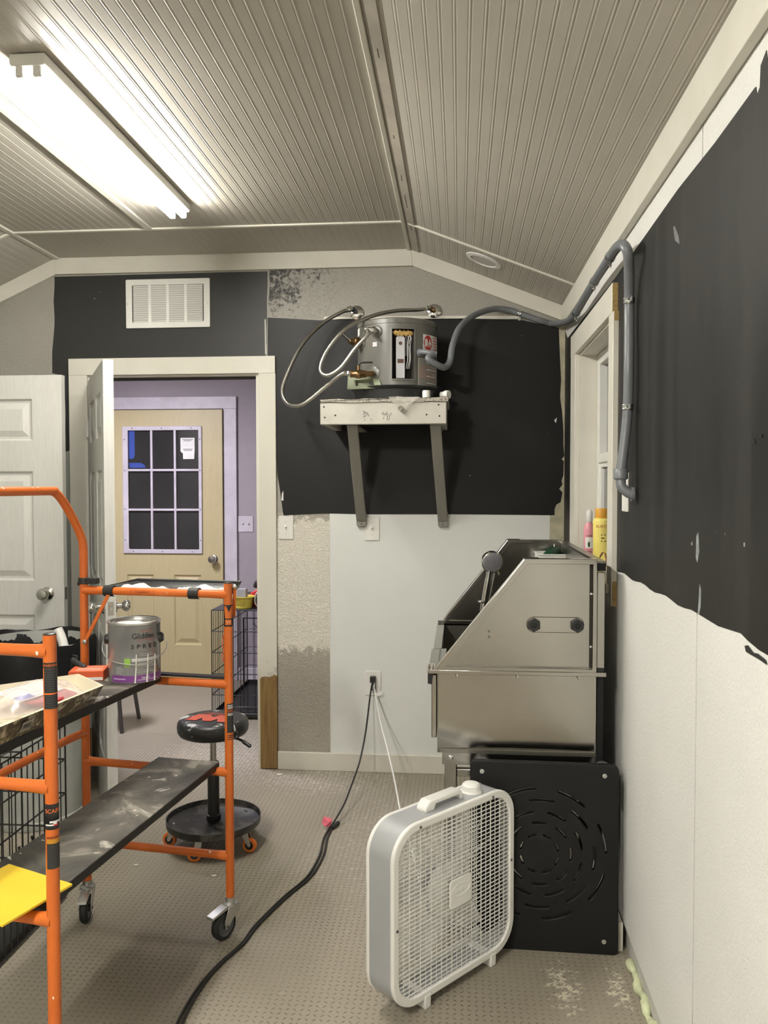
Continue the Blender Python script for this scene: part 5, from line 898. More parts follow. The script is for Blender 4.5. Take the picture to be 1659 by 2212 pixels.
# printed sleeves and warning labels on the posts
def face_deg(p): d = cam_o.matrix_world.translation - p; return math.degrees(math.atan2(d.x, -d.y))
fa, fb, fc = face_deg(PA), face_deg(PB), face_deg(PC)
def sleeve(p, z0, z1, a0, a1, mat, name='label', lines=0, lmat=None, seed=1):
    part(name, MB().arc((p.x, p.y), TR, a0, a1, z0, z1, 0.0005), mat, scf)
    if lines:
        m = MB(); rnd = random.Random(seed); h = (z1 - z0) / lines
        for k in range(lines): m.arc((p.x, p.y), TR + 0.0005, a0 + 10, a1 - 10 - rnd.uniform(0, 30), z0 + h * (k + .3), z0 + h * (k + .62), 0.0002)
        part('label_print', m, lmat or plain('faint_grey_print', (0.055, 0.055, 0.053), 0.5), scf, kind='stuff')
def post_text(p, deg, z, txt, size, mat): part('label_lettering', MB().text(txt, size, wrap((p.x, p.y), TR + 0.0008, deg, z), 0.0003), mat, scf, kind='stuff')
BLK = plain('black_label', (0.016, 0.016, 0.016), 0.4)
A_Z0, A_DZ = 1.192, -0.0010274
def ZA(py): return A_Z0 + (py - 1370) * A_DZ
sleeve(PA, ZA(1440), ZA(1428), fa - 70, fa + 88, BLK); post_text(PA, fa + 6, ZA(1434), 'WARNING', 0.0075, ORINK)
sleeve(PA, ZA(1527), ZA(1440.5), fa - 55, fa + 88, BLK, lines=17, seed=3); part('label_rule', MB().arc((PA.x, PA.y), TR + .0005, fa - 55, fa + 88, ZA(1496), ZA(1493), .0003), ORINK, scf)
sleeve(PA, ZA(1776), ZA(1732), fa - 88, fa + 88, BLK); post_text(PA, fa + 5, ZA(1747), 'SCAFF', 0.0125, ORINK); sleeve(PA, ZA(1787), ZA(1758), fa - 88, fa + 88, BLK)
sp = MB(); sp.arc((PA.x, PA.y), TR + .0006, fa - 20, fa + 70, ZA(1772), ZA(1768), .0003); sp.arc((PA.x, PA.y), TR + .0006, fa - 60, fa + 10, ZA(1778), ZA(1775), .0003); sp.arc((PA.x, PA.y), TR + .0006, fa + 10, fa + 40, ZA(1776), ZA(1770), .0003); part('label_print', sp, WHITE, scf, kind='stuff'); part('label_red_bar', MB().arc((PA.x, PA.y), TR + .0007, fa + 10, fa + 50, ZA(1779), ZA(1775.5), .0003), REDINK, scf)
post_text(PA, fa + 10, ZA(1804), 'WARNING', 0.0065, INK); sleeve(PA, ZA(1817), ZA(1808), fa - 50, fa + 85, plain('amber_label', (0.55, 0.26, 0.02), 0.45)); sleeve(PA, ZA(1872), ZA(1817.5), fa - 50, fa + 88, BLK, lines=15, seed=4)
B_Z0, B_DZ = 1.192, -0.0015533
def ZB(py): return B_Z0 + (py - 1258) * B_DZ
m = MB()
for z0_, z1_ in ((1306, 1303.5), (1350, 1346.5), (1335, 1332.5)): m.arc((PB.x, PB.y), TR, fb - 85, fb + 85, ZB(z0_), ZB(z1_), .0004)

for k in range(12):
    f0, f1 = k / 12, (k + 1) / 12; za, zb_ = ZB(1306 + 13 * f1), ZB(1306 + 13 * f0); hw_ = 34 * (1 - f0); m.arc((PB.x, PB.y), TR, fb + 8 - hw_, fb + 8 + hw_, za, zb_, .0004)
    za, zb_ = ZB(1306 + 28 * f1), ZB(1306 + 28 * f0); m.arc((PB.x, PB.y), TR, fb - 85, fb - 70 + 28 * f0, za, zb_, .0004); m.arc((PB.x, PB.y), TR, fb + 85 - 26 * f0, fb + 87, za, zb_, .0004)
m.arc((PB.x, PB.y), TR, fb - 85, fb - 45, ZB(1346), ZB(1334), .0004); m.arc((PB.x, PB.y), TR, fb + 48, fb + 85, ZB(1346), ZB(1334), .0004); part('printed_emblem', m, INK, scf, kind='stuff')
part('emblem_lettering', MB().text('W', 0.017, wrap((PB.x, PB.y), TR + .0006, fb + 2, ZB(1340)), .0003), plain('pale_orange_ink', (0.90, 0.40, 0.20), 0.45), scf, kind='stuff'); sleeve(PB, ZB(1579), ZB(1516), fb - 25, fb + 88, BLK, lines=13, seed=8); sl = MB()
for q in (1519, 1522, 1525, 1537, 1540): sl.arc((PB.x, PB.y), TR + .0006, fb - 15, fb + 60, ZB(q + 1.3), ZB(q), .0003)
part('label_print', sl, WHITE, scf, kind='stuff'); part('label_red_block', MB().arc((PB.x, PB.y), TR + .0006, fb - 22, fb + 80, ZB(1535), ZB(1528), .0003), plain('dull_red_print', (0.24, 0.05, 0.02), 0.5), scf)
fl_ = MB(); fl_.arc((PB.x, PB.y), TR, fb - 25, fb + 80, ZB(1594), ZB(1592.5), .0004); fl_.arc((PB.x, PB.y), TR, fb - 25, fb - 20, ZB(1594), ZB(1581), .0004); fl_.arc((PB.x, PB.y), TR, fb - 8, fb + 70, ZB(1586), ZB(1584), .0004); fl_.arc((PB.x, PB.y), TR, fb - 8, fb + 60, ZB(1590), ZB(1588), .0004); part('label_outline', fl_, INK, scf, kind='stuff')
rl0 = PC.lerp(PB, 0.43) + UP * 1.155 - along * (TR * .95 + 0.0006); lb = MB()
for a_, b_ in (((-.045, .006), (.045, .0068)), ((-.045, -.0068), (.045, -.006)), ((-.045, -.0068), (-.0442, .0068)), ((.0442, -.0068), (.045, .0068))):
    lb.add([tuple(rl0 + across * a_[0] + UP * a_[1]), tuple(rl0 + across * b_[0] + UP * a_[1]), tuple(rl0 + across * b_[0] + UP * b_[1]), tuple(rl0 + across * a_[0] + UP * b_[1])], [(0, 1, 2, 3)])
part('rung_label_outline', lb, plain('dark_orange_ink', (0.30, 0.06, 0.01), 0.5), scf, kind='stuff'); part('rung_label_lettering', MB().text('T CAUTION T', 0.0085, lambda u, v, h: tuple(rl0 + across * u + UP * v - along * (h + .0002)), .0003), INK, scf, kind='stuff')
# ------------------------------------------------------------------ black tool tray hung behind the top rung, with rags
tt = thing('tool_tray', 'shallow black plastic tray hooked onto the far top rung of the scaffold', 'tray', tuple(PC.lerp(PB, .5) + UP * 1.14 + along * .1)); o_ = PC + along * 0.020 + UP * 1.122
def tp_(a, b, h): return tuple(o_ + across * a + along * b + UP * h)
m = MB(); L_, D_, H_ = 0.478, 0.165, 0.050; x0 = 0.045
vs = [tp_(x0, 0, H_ - .014), tp_(x0 + L_, 0, H_ - .014), tp_(x0 + L_ - .02, D_, H_), tp_(x0 + .06, D_, H_), tp_(x0 + .012, .010, .018), tp_(x0 + L_ - .012, .010, .018), tp_(x0 + L_ - .035, D_ - .02, .018), tp_(x0 + .075, D_ - .02, .018)]
o2 = part('tray_body', m.add(vs, [(0, 1, 5, 4), (1, 2, 6, 5), (2, 3, 7, 6), (3, 0, 4, 7), (4, 5, 6, 7)]), BLACKP, tt, angle=10); q = o2.modifiers.new('thickness', 'SOLIDIFY'); q.thickness = 0.006; q.offset = 0
part('tray_rim', MB().tube([tp_(x0, 0, H_ - .012), tp_(x0 + L_, 0, H_ - .012), tp_(x0 + L_ - .02, D_, H_ + .002), tp_(x0 + .06, D_, H_ + .002)], 0.0045, 8, closed=True), splashed('black_plastic_with_paint', (0.014, 0.014, 0.014), (0.75, 0.72, 0.65), 40, .70, .72), tt)
for a in (0.100, 0.415):
    pts = []
    for k in range(14): t_ = R(-60 + 250 * k / 13); pts.append((0.0195 * math.cos(t_) , 0.0195 * math.sin(t_)))
    o3 = [(-.020 - 0.0 + 0.0195 * math.cos(R(t_)), 0.033 + 0.0195 * math.sin(R(t_))) for t_ in range(0, 271, 18)]
    m = MB(); n_ = len(o3); i3 = [(-.020 + .0165 * math.cos(R(t_)), 0.033 + .0165 * math.sin(R(t_))) for t_ in range(0, 271, 18)]; w_ = 0.036
    for k in range(n_ - 1):
        A_ = [tp_(a + s, b, h) for s in (-w_ / 2, w_ / 2) for b, h in (o3[k], o3[k + 1], i3[k + 1], i3[k])]; m.add(A_, [(0, 1, 2, 3), (7, 6, 5, 4), (0, 4, 5, 1), (2, 6, 7, 3), (1, 5, 6, 2), (0, 3, 7, 4)])
    part('hook', m, BLACKP, tt)
rag_ = thing('paint_rags', 'white and pinkish paint rags bunched in the black tool tray', 'rags', tp_(x0 + .25, .08, 0.01)); m = MB(); vs = []; fs = []; rnd = random.Random(31); NX, NY = 40, 9
for j in range(NY):
    for i in range(NX): u, v = i / (NX - 1), j / (NY - 1); vs.append(tp_(x0 + .055 + (L_ - .09) * u, .025 + (D_ - .05) * v, 0.036 + 0.011 * math.sin(u * 9.5 + 0.6) * math.sin(PI * v) + .008 * math.sin(u * 31 + v * 5) * .5 + rnd.uniform(-.003, .003) - .018 * abs(v - .5)))
for j in range(NY - 1):
    for i in range(NX - 1): fs.append((NX * j + i, NX * j + i + 1, NX * j + NX + i + 1, NX * j + NX + i))
part('cloth', m.add(vs, fs), splashed('white_cloth_with_stain', (0.72, 0.70, 0.68), (0.55, 0.44, 0.42), 6, .55, .66, .8), rag_, angle=70)
# ------------------------------------------------------------------ paint can and the clutter on the upper board
CX, CY, CZ, CR = -1.607, -1.692, 0.8805, 0.0835
pc = thing('paint_can', 'grey metal paint can with wire bail and white drips on the upper board', 'paint can', (CX, CY, CZ)); fcn = face_deg(Vector((CX, CY, 0))); cc = (CX, CY)
CAN = plain('grey_printed_can', (0.40, 0.40, 0.402), 0.26, 0.5, var=0.12, vs=5)
part('can_body', MB().lathe([(CR - .002, 0), (CR, .003), (CR, .188), (CR + .0015, .190)], 56, (CX, CY, CZ), caps=False), CAN, pc)
part('can_rim', MB().lathe([(CR, .186), (CR + .003, .188), (CR + .003, .194), (CR - .002, .196), (CR - .008, .194), (CR - .009, .186), (CR - .012, .1845)], 56, (CX, CY, CZ), caps=False), ZINC, pc); part('lid', MB().lathe([(CR - .012, .1845), (CR - .014, .190), (CR - .018, .190), (CR - .020, .185), (0, .185)], 48, (CX, CY, CZ), caps=False), ZINC, pc)
pd = MB(); rnd = random.Random(6); pdv = [(CX - .008 + (.040 + rnd.uniform(-.005, .007)) * math.cos(a), CY - .012 + (.034 + rnd.uniform(-.005, .006)) * math.sin(a)) for a in np.linspace(0, 2 * PI, 22, endpoint=False)]; part('dried_paint_puddle', pd.prism(pdv, 'z', CZ + .1845, CZ + .1865), plain('dried_white_paint', (0.80, 0.78, 0.72), 0.4, var=.02), pc)
eL = fcn - 88; eR = fcn + 78
for e in (eL, eR): d_ = (math.sin(R(e)), -math.cos(R(e)), 0); part('bail_ear', MB().lathe([(0.017, -0.002), (0.017, 0.004), (0.012, 0.011), (0.0, 0.012)], 20, (CX + CR * d_[0], CY + CR * d_[1], CZ + .135), d_), BLACKP, pc)
def cpt(deg, r_, z): return (CX + r_ * math.sin(R(deg)), CY - r_ * math.cos(R(deg)), CZ + z)
part('bail', MB().tube(smooth([cpt(eL, CR + .008, .133), cpt(eL + 3, CR + .016, .120), cpt(eL + 18, CR + .020, .098), cpt(eL + 45, CR + .020, .076), cpt(fcn, CR + .016, .064), cpt(eR - 45, CR + .020, .072), cpt(eR - 16, CR + .024, .096), cpt(eR - 2, CR + .022, .118), cpt(eR, CR + .008, .136)], 7), 0.0019, 8), ZINC, pc)
part('purple_band', MB().arc(cc, CR, fcn - 55, fcn + 85, CZ + .004, CZ + .026, .0005), plain('purple_print', (0.20, 0.055, 0.26), 0.4), pc); part('green_square', MB().arc(cc, CR, fcn - 22, fcn - 9, CZ + .055, CZ + .081, .0005), plain('green_print', (0.30, 0.55, 0.08), 0.45), pc); part('white_stripe', MB().arc(cc, CR, fcn - 6, fcn + 62, CZ + .071, CZ + .081, .0005), plain('silver_print', (0.60, 0.60, 0.59), 0.4), pc); part('dark_label_edge', MB().arc(cc, CR, fcn + 58, fcn + 82, CZ + .150, CZ + .184, .0005), plain('dark_print', (0.05, 0.05, 0.05), 0.4), pc)
part('brand_swoosh', MB().arc(cc, CR + .0005, fcn + 8, fcn + 45, CZ + .138, CZ + .1405, .0003).arc(cc, CR + .0005, fcn + 14, fcn + 42, CZ + .166, CZ + .169, .0003), plain('muted_red_print', (0.38, 0.14, 0.12), 0.45), pc, kind='stuff')
def letters(txt, deg, z, size, sx=1.0): return MB().text(txt, size, wrap(cc, CR + .0010, deg, CZ + z), .0004, sx)
part('can_lettering', letters('Glidden', fcn + 20, .152, .026, .92), INK, pc, kind='stuff'); part('can_lettering', letters('S P R E D', fcn + 24, .118, .0195, 1.22), INK, pc, kind='stuff'); sp = MB(); rnd = random.Random(17)
for k in range(2): sp.arc(cc, CR + .0006, fcn + 12, fcn + 40, CZ + .094 - .006 * k, CZ + .0965 - .006 * k, .0003)
for k in range(6): sp.arc(cc, CR + .0005, fcn + 4, fcn + 30 + rnd.uniform(0, 22), CZ + .063 - .0055 * k, CZ + .0652 - .0055 * k, .0003)
for k in range(6): sp.arc(cc, CR + .0005, fcn - 42, fcn - 24 - rnd.uniform(0, 8), CZ + .052 - .0042 * k, CZ + .0538 - .0042 * k, .0003)
part('small_print', sp, plain('pale_grey_print', (0.42, 0.42, 0.41), 0.45), pc, kind='stuff')
sp = MB().arc(cc, CR + .0006, fcn - 50, fcn - 20, CZ + .013, CZ + .017, .0003).arc(cc, CR + .0006, fcn + 6, fcn + 60, CZ + .0095, CZ + .0125, .0003); part('small_print', sp, plain('lilac_print', (0.55, 0.40, 0.60), 0.45), pc, kind='stuff'); part('band_lettering', MB().text('Eggshell', .009, wrap(cc, CR + .0009, fcn + 24, CZ + .018), .0003), WHITE, pc, kind='stuff')
for dg_, zt_ in ((4, .094), (30, .092), (50, .088)): part('paint_drip', MB().tube([cpt(fcn + dg_, CR + .0005, zt_), cpt(fcn + dg_ - 1, CR + .0008, .05), cpt(fcn + dg_ - 3, CR + .001, .006), cpt(fcn + dg_ - 3, CR + .002, .002)], [.0016, .0020, .0026, .0032], 8), plain('dried_white_paint', (0, 0, 0)), pc)
# paint tray
pt = thing('paint_roller_tray', 'paint-crusted roller tray with cream residue at the front of the upper board', 'paint tray', (-1.75, -2.2, 0.881)); CRUST = splashed('dark_tray_with_dried_paint', (0.085, 0.062, 0.035), (0.55, 0.49, 0.36), 30, .50, .64); RES = splashed('cream_paint_residue', (0.72, 0.66, 0.50), (0.36, 0.21, 0.09), 13, .56, .72)
top = [(-1.712, -1.875), (-1.572, -2.010), (-1.598, -2.16), (-1.650, -2.47), (-1.93, -2.46), (-1.90, -2.05)]; cx_ = sum(p[0] for p in top) / 6; cy_ = sum(p[1] for p in top) / 6
bot = [(cx_ + (x - cx_) * .86 - .008, cy_ + (y - cy_) * .92) for x, y in top]; inn = [(cx_ + (x - cx_) * .955, cy_ + (y - cy_) * .965) for x, y in top]; ib = [(cx_ + (x - cx_) * .84, cy_ + (y - cy_) * .90) for x, y in top]; n = 6
def ringq(m, A_, B_): m.add(A_ + B_, [(k, (k + 1) % n, n + (k + 1) % n, n + k) for k in range(n)])
m = MB(); ringq(m, [(*p, .8812) for p in bot], [(*p, .934) for p in top]); m.add([(*p, .8812) for p in bot], [tuple(range(n))[::-1]]); part('tray_shell', m, CRUST, pt, angle=50)
m = MB(); ringq(m, [(*p, .934) for p in top], [(*p, .936) for p in inn]); ringq(m, [(*p, .936) for p in inn], [(*p, .900) for p in ib]); m.add([(*p, .900) for p in ib], [tuple(range(n))]); part('tray_lining', m, RES, pt, angle=50)
rim_mid = (Vector((*top[2], .905)) + Vector((*bot[2], .905))) / 2; e1_ = (Vector((*top[3], 0)) - Vector((*top[2], 0))).normalized(); nn = Vector((-e1_.y, e1_.x, 0)); nn = nn if nn.x > 0 else -nn
lp = Vector((-1.6335, -2.335, .908)); m = MB(); lb_ = [tuple(lp + e1_ * a_ + nn * .010 * (h / .02) + UP * h + nn * .002) for a_, h in ((-.022, -.014), (.022, -.014), (.022, .014), (-.022, .014))]; part('price_label', m.add(lb_, [(0, 1, 2, 3), (3, 2, 1, 0)]), plain('grey_label', (0.48, 0.46, 0.43), .6), pt)
m = MB(); bx = lambda a_, h, o=.0026: tuple(lp + e1_ * a_ + nn * (.010 * (h / .02) + o) + UP * h)
for k in range(7): m.add([bx(-.014 + .004 * k, -.006), bx(-.012 + .004 * k, -.006), bx(-.012 + .004 * k, .006), bx(-.014 + .004 * k, .006)], [(0, 1, 2, 3), (3, 2, 1, 0)])
part('bar_marks', m, GREYINK, pt, kind='stuff')
# plastic bag of sanding discs lying in the tray
bgc = Vector((-1.735, -2.105, .902)); bg = thing('bag_of_sanding_discs', 'clear plastic bag of red sanding discs with a white card in the roller tray', 'bag', tuple(bgc)); sd = Vector((.55, .83, 0)).normalized(); sn = Vector((-sd.y, sd.x, 0))
for k in range(4): c_ = bgc + sd * (.050 - .012 * k) + UP * (.004 + .006 * k) - sn * .008; part('sanding_disc', MB().lathe([(.073, 0), (.075, .002), (.073, .005)], 36, c_, (0.08, -0.06, 1)), plain('red_sanding_disc', (0.48, 0.055, 0.075), 0.8, var=.1), bg)
m = MB(); m.T = Matrix.Translation(bgc + UP * .036 - sd * .005 + sn * .002) @ Matrix.Rotation(math.atan2(sd.y, sd.x) + .25, 4, 'Z') @ Matrix.Rotation(R(9), 4, 'X'); m.box((-.085, -.045, 0), (.075, .048, .0012)); part('card', m, WHITE, bg); T2 = m.T.copy(); m = MB(); m.T = T2; m.prism([(-.080, -.040), (-.025, -.042), (-.022, -.012), (-.077, -.014)], 'z', .0013, .0018); part('blue_label', m, plain('blue_label_print', (0.10, 0.13, 0.50), .5), bg)
m = MB(); vs = []; fs = []; NX, NY = 22, 15; rnd = random.Random(41)
for s in (1,):
    for j in range(NY):
        for i in range(NX):
            u, v = i / (NX - 1) * 2 - 1, j / (NY - 1) * 2 - 1; e = max(0, (1 - abs(u) ** 3)) * max(0, (1 - abs(v) ** 3)); p = bgc + sd * (.145 * u + .012 * math.sin(5 * v)) + sn * (.095 * v + .010 * math.sin(4 * u + 1)) + UP * (.003 + .050 * e + .006 * math.sin(9 * u + 4 * v) * e + rnd.uniform(-.003, .004)); vs.append(tuple(p))
for j in range(NY - 1):
    for i in range(NX - 1): fs.append((NX * j + i, NX * j + i + 1, NX * j + NX + i + 1, NX * j + NX + i))
part('film', m.add(vs, fs), clear_film('pinkish_plastic_film', (0.88, 0.79, 0.78), 0.36, 0.15), bg, angle=80)
ob = thing('cardboard_box', 'small orange-red cardboard box between the roller tray and the paint can', 'box', (-1.757, -1.706, .8808), R(12)); part('box_body', B((-.055, -.045, 0), (.055, .045, .032)), plain('orange_red_carton', (0.72, 0.115, 0.035), .5), ob, world=False, bevel=.001)
m = MB()
for y0_, y1_ in ((-.030, -.022), (-.010, .002), (.02, .026)): m.box((-.035, y0_, .0322), (.045, y1_, .0326))
part('box_print', m, plain('pale_orange_print', (0.88, 0.50, 0.38), .5), ob, world=False, kind='stuff'); part('white_end_panel', B((-.053, -.0456, .002), (.053, -.045, .012)), WHITE, ob, world=False)
th = thing('hand_tool', 'short black ribbed hand tool resting on the orange-red box', 'tool', (-1.80, -1.71, .92)); a_, b_ = Vector((-1.8393, -1.6550, 0.9295)), Vector((-1.7778, -1.6900, 0.9085)); P_ = [a_.lerp(b_, k / 12) for k in range(13)]; part('grip', MB().tube(P_, [.007, .0110] + [.0098 + .0008 * (k % 2) for k in range(9)] + [.0112, .009], 14), RUBBER, th); part('shank', MB().tube([a_ + Vector((.016, -.005, -.006)), a_ + Vector((.018, .0, .012)), a_ + Vector((.004, .006, .014)), a_ + Vector((-.004, .006, -.035))], .005, 8), BLACKP, th)
pg_ = solo('plastic_scrap', MB().add([(-1.735, -1.618, .902), (-1.66, -1.612, .903), (-1.655, -1.590, .892), (-1.735, -1.595, .900), (-1.70, -1.605, .908), (-1.735, -1.60, .8805), (-1.66, -1.60, .8805)], [(0, 1, 4), (1, 2, 4), (2, 3, 4), (3, 0, 4), (0, 5, 6, 1), (1, 6, 2), (2, 6, 5, 3), (3, 5, 0)]), clear_film('smoky_plastic', (0.20, 0.21, 0.22), .8, .15), 'scrap of smoky grey plastic behind the paint can', 'plastic scrap', (-1.70, -1.605, .8805))
ys = solo('plastic_sheet', MB().prism([(-1.433, -2.506), (-1.635, -2.422), (-1.700, -2.61), (-1.4965, -2.694)], 'z', .5860, .5925), YELLOW, 'bright yellow plastic sheet lying on the near end of the lower board', 'sheet', (-1.566, -2.558, .586), bevel=.0015)
# ------------------------------------------------------------------ bin, big wire crate, rolling stool
bn = thing('trash_bin', 'tall grey round trash bin with a black bag folded over its rim', 'trash bin', (-2.475, -.715, 0)); part('bin_body', MB().lathe([(.205, .002), (.212, .03), (.212, .035), (.207, .04), (.250, .79), (.258, .795), (.258, .81), (.250, .812), (.246, .79), (.205, .05), (0, .05)], 48, (-2.475, -.715, 0), caps=False), plain('pale_grey_bin', (0.42, 0.43, 0.40), .5), bn)
m = MB(); rnd = random.Random(13); vs = []; fs = []; sg = 64; lv_ = [(.004, .30), (.15, .31), (.205, .42), (.225, .70), (.250, .80), (.262, .822), (.268, .80), (.266, .74), (.268, .66), (.264, .60), (.261, .575)]
for r_, z in lv_:
    for k in range(sg): a = 2 * PI * k / sg; w = .004 * math.sin(9 * a + 20 * z) + rnd.uniform(-.002, .003); vs.append((-2.475 + (r_ + w) * math.cos(a), -.715 + (r_ + w) * math.sin(a), z + .010 * math.sin(5 * a + 1) * (1 if z > .79 else .6) + rnd.uniform(-.003, .003) + (.025 * math.sin(3 * a) if z < .6 else 0)))
for j in range(len(lv_) - 1):
    for k in range(sg): fs.append((sg * j + k, sg * j + (k + 1) % sg, sg * j + sg + (k + 1) % sg, sg * j + sg + k))
part('bag', m.add(vs, fs), plain('shiny_black_film', (0.010, 0.010, 0.011), .42, spec=.25), bn, angle=70)
pp_ = thing('pipe_offcut', 'white curved plastic pipe offcut sticking out of the trash bin', 'pipe', (-2.3, -.80, .8)); part('pipe', MB().tube(smooth([(-2.330, -.78, .875), (-2.308, -.785, .83), (-2.283, -.80, .76), (-2.270, -.81, .68), (-2.266, -.81, .60)], 6), .021, 16), WHITEP, pp_)
def wire_panel(name, parent, o, ux, uy, w, h, nx, ny, r=.0022, rb=.0032, bars=True):
    o = Vector(o); ux = Vector(ux).normalized(); uy = Vector(uy).normalized(); m = MB()
    for k in range(nx + 1): p = o + ux * w * k / nx; m.cyl(p, p + uy * h, rb if k in (0, nx) else r, 6)
    for k in range(ny + 1): p = o + uy * h * k / ny; m.cyl(p, p + ux * w, rb, 6)
    return part(name, m, WIRE, parent, kind='stuff')
def crate(name, label, x0, x1, y0, y1, z1, nx, ny, nz, cat='crate'):
    c = thing(name, label, cat, ((x0 + x1) / 2, (y0 + y1) / 2, 0)); zb = .012
    wire_panel('side_panel', c, (x1, y0, zb), (0, 1, 0), (0, 0, 1), y1 - y0, z1 - zb, ny, nz); wire_panel('side_panel', c, (x0, y0, zb), (0, 1, 0), (0, 0, 1), y1 - y0, z1 - zb, ny, nz)
    wire_panel('end_panel', c, (x0, y0, zb), (1, 0, 0), (0, 0, 1), x1 - x0, z1 - zb, nx, nz); wire_panel('end_panel', c, (x0, y1, zb), (1, 0, 0), (0, 0, 1), x1 - x0, z1 - zb, nx, nz); wire_panel('top_panel', c, (x0, y0, z1), (1, 0, 0), (0, 1, 0), x1 - x0, y1 - y0, nx, 3)
    part('floor_pan', MB().box((x0 + .008, y0 + .008, .010), (x1 - .008, y1 - .008, .014)).ring(rrect(x1 - x0 - .012, y1 - y0 - .012, .01, 2, (x0 + x1) / 2, (y0 + y1) / 2), rrect(x1 - x0 - .018, y1 - y0 - .018, .009, 2, (x0 + x1) / 2, (y0 + y1) / 2), 'z', .004, .040), BLACKP, c); return c
k1 = crate('wire_dog_crate', 'large black wire dog crate on the floor behind the scaffold', -2.56, -1.975, -2.36, -1.44, .64, 14, 24, 5)
fx_ = MB(); fx_.tube(smooth([(-1.968, -1.70, .34), (-1.960, -1.70, .30), (-1.960, -1.78, .30), (-1.968, -1.78, .34)], 4), .004, 8); part('slide_latch', fx_, WIRE, k1)
SX, SY = -1.570, -.945; st = thing('rolling_stool', 'round black padded rolling stool with orange casters, spattered with paint', 'stool', (SX, SY, 0), R(6))
SEATM = splashed('black_vinyl_with_white_paint', (0.017, 0.017, 0.018), (0.62, 0.63, 0.62), 17, .595, .63, .40)
part('seat', MB().lathe([(.02, .470), (.128, .470), (.140, .476), (.147, .488), (.149, .505), (.147, .522), (.140, .533), (.125, .538), (0, .540)], 56, (0, 0, 0), caps=False), SEATM, st, world=False)
m = MB()
for k in range(18): a = 2 * PI * k / 18; m.lathe([(.0, -.006), (.010, -.004), (.012, .004), (0, .010)], 8, (.140 * math.cos(a), .140 * math.sin(a), .470), (0, 0, -1), caps=False)
part('seat_skirt_folds', m, SEATM, st, world=False, kind='stuff') if False else None
REDP = plain('faded_red_print_vinyl', (0.60, 0.10, 0.055), .45); gz = .5405; ga_ = R(-14); cg, sg_ = math.cos(ga_), math.sin(ga_)
def seat_pt(u, v, h=0): return (u * cg - v * sg_, u * sg_ + v * cg, gz - .0018 * ((u * u + v * v) / .0144) + h)
Wm = [(-.064, .028), (.060, .028), (.075, -.010), (.052, -.052), (.030, -.046), (.020, -.028), (.012, -.055), (-.010, -.050), (-.018, -.028), (-.030, -.046), (-.055, -.040), (-.085, -.004)]
part('printed_emblem', MB().add([seat_pt(u, v, .0012) for u, v in [(1.25 * u_, 1.22 * v_ + .004) for u_, v_ in [(-.064, .022), (-.020, .022), (.0, -.006), (.020, .022), (.060, .022), (.074, -.052), (.036, -.052), (.026, -.022), (.012, -.052), (-.016, -.052), (-.030, -.022), (-.040, -.052), (-.080, -.052)]]], [(0, 1, 11, 12), (1, 2, 10, 11), (2, 9, 10), (2, 8, 9), (2, 7, 8), (2, 3, 6, 7), (3, 4, 5, 6)]), REDP, st, world=False)
bxp = [(-.062, .030), (.062, .030), (.062, .062), (-.062, .062)]; m = MB()
for (a, b), (c, d) in (((-.064, .030), (.064, .033)), ((-.064, .061), (.064, .064)), ((-.064, .030), (-.061, .064)), ((.061, .030), (.064, .064))): m.add([seat_pt(u, v, .001) for u, v in ((a, b), (c, b), (c, d), (a, d))], [(0, 1, 2, 3)])
m.text('WERNER', .029, lambda u, v, h: seat_pt(-u, .047 - v, .001 + h), .0004, .85); part('printed_lettering', m, REDP, st, world=False, kind='stuff')
part('height_lever', MB().tube(smooth([(.09, -.04, .462), (.125, -.062, .462), (.150, -.078, .455), (.168, -.092, .446)], 5), [.005] * 8 + [.008] * 8, 10) if False else MB().tube([(.08, -.03, .464), (.120, -.055, .462), (.135, -.066, .458), (.140, -.070, .456), (.168, -.092, .446), (.172, -.095, .444)], [.005, .005, .006, .0085, .0085, .005], 10), BLACKP, st, world=False)
part('gas_lift', MB().cyl((0, 0, .30), (0, 0, .468), .0135, 20), NICKEL, st, world=False); part('column', MB().lathe([(.028, .10), (.031, .105), (.030, .128), (.0245, .130), (.0245, .345), (.022, .352)], 28, (0, 0, 0)), BLACKP, st, world=False)
TRAYM = splashed('black_tray_with_grey_scuffs', (0.020, 0.020, 0.020), (0.095, 0.09, 0.082), 7, .46, .58, .45); part('base_tray', MB().lathe([(0, .088), (.190, .088), (.196, .094), (.197, .120), (.1935, .120), (.192, .097), (.186, .0925), (0, .0925)], 64, (0, 0, 0), caps=False), TRAYM, st, world=False)
OW = plain('orange_wheel', (0.80, 0.20, 0.03), .4)
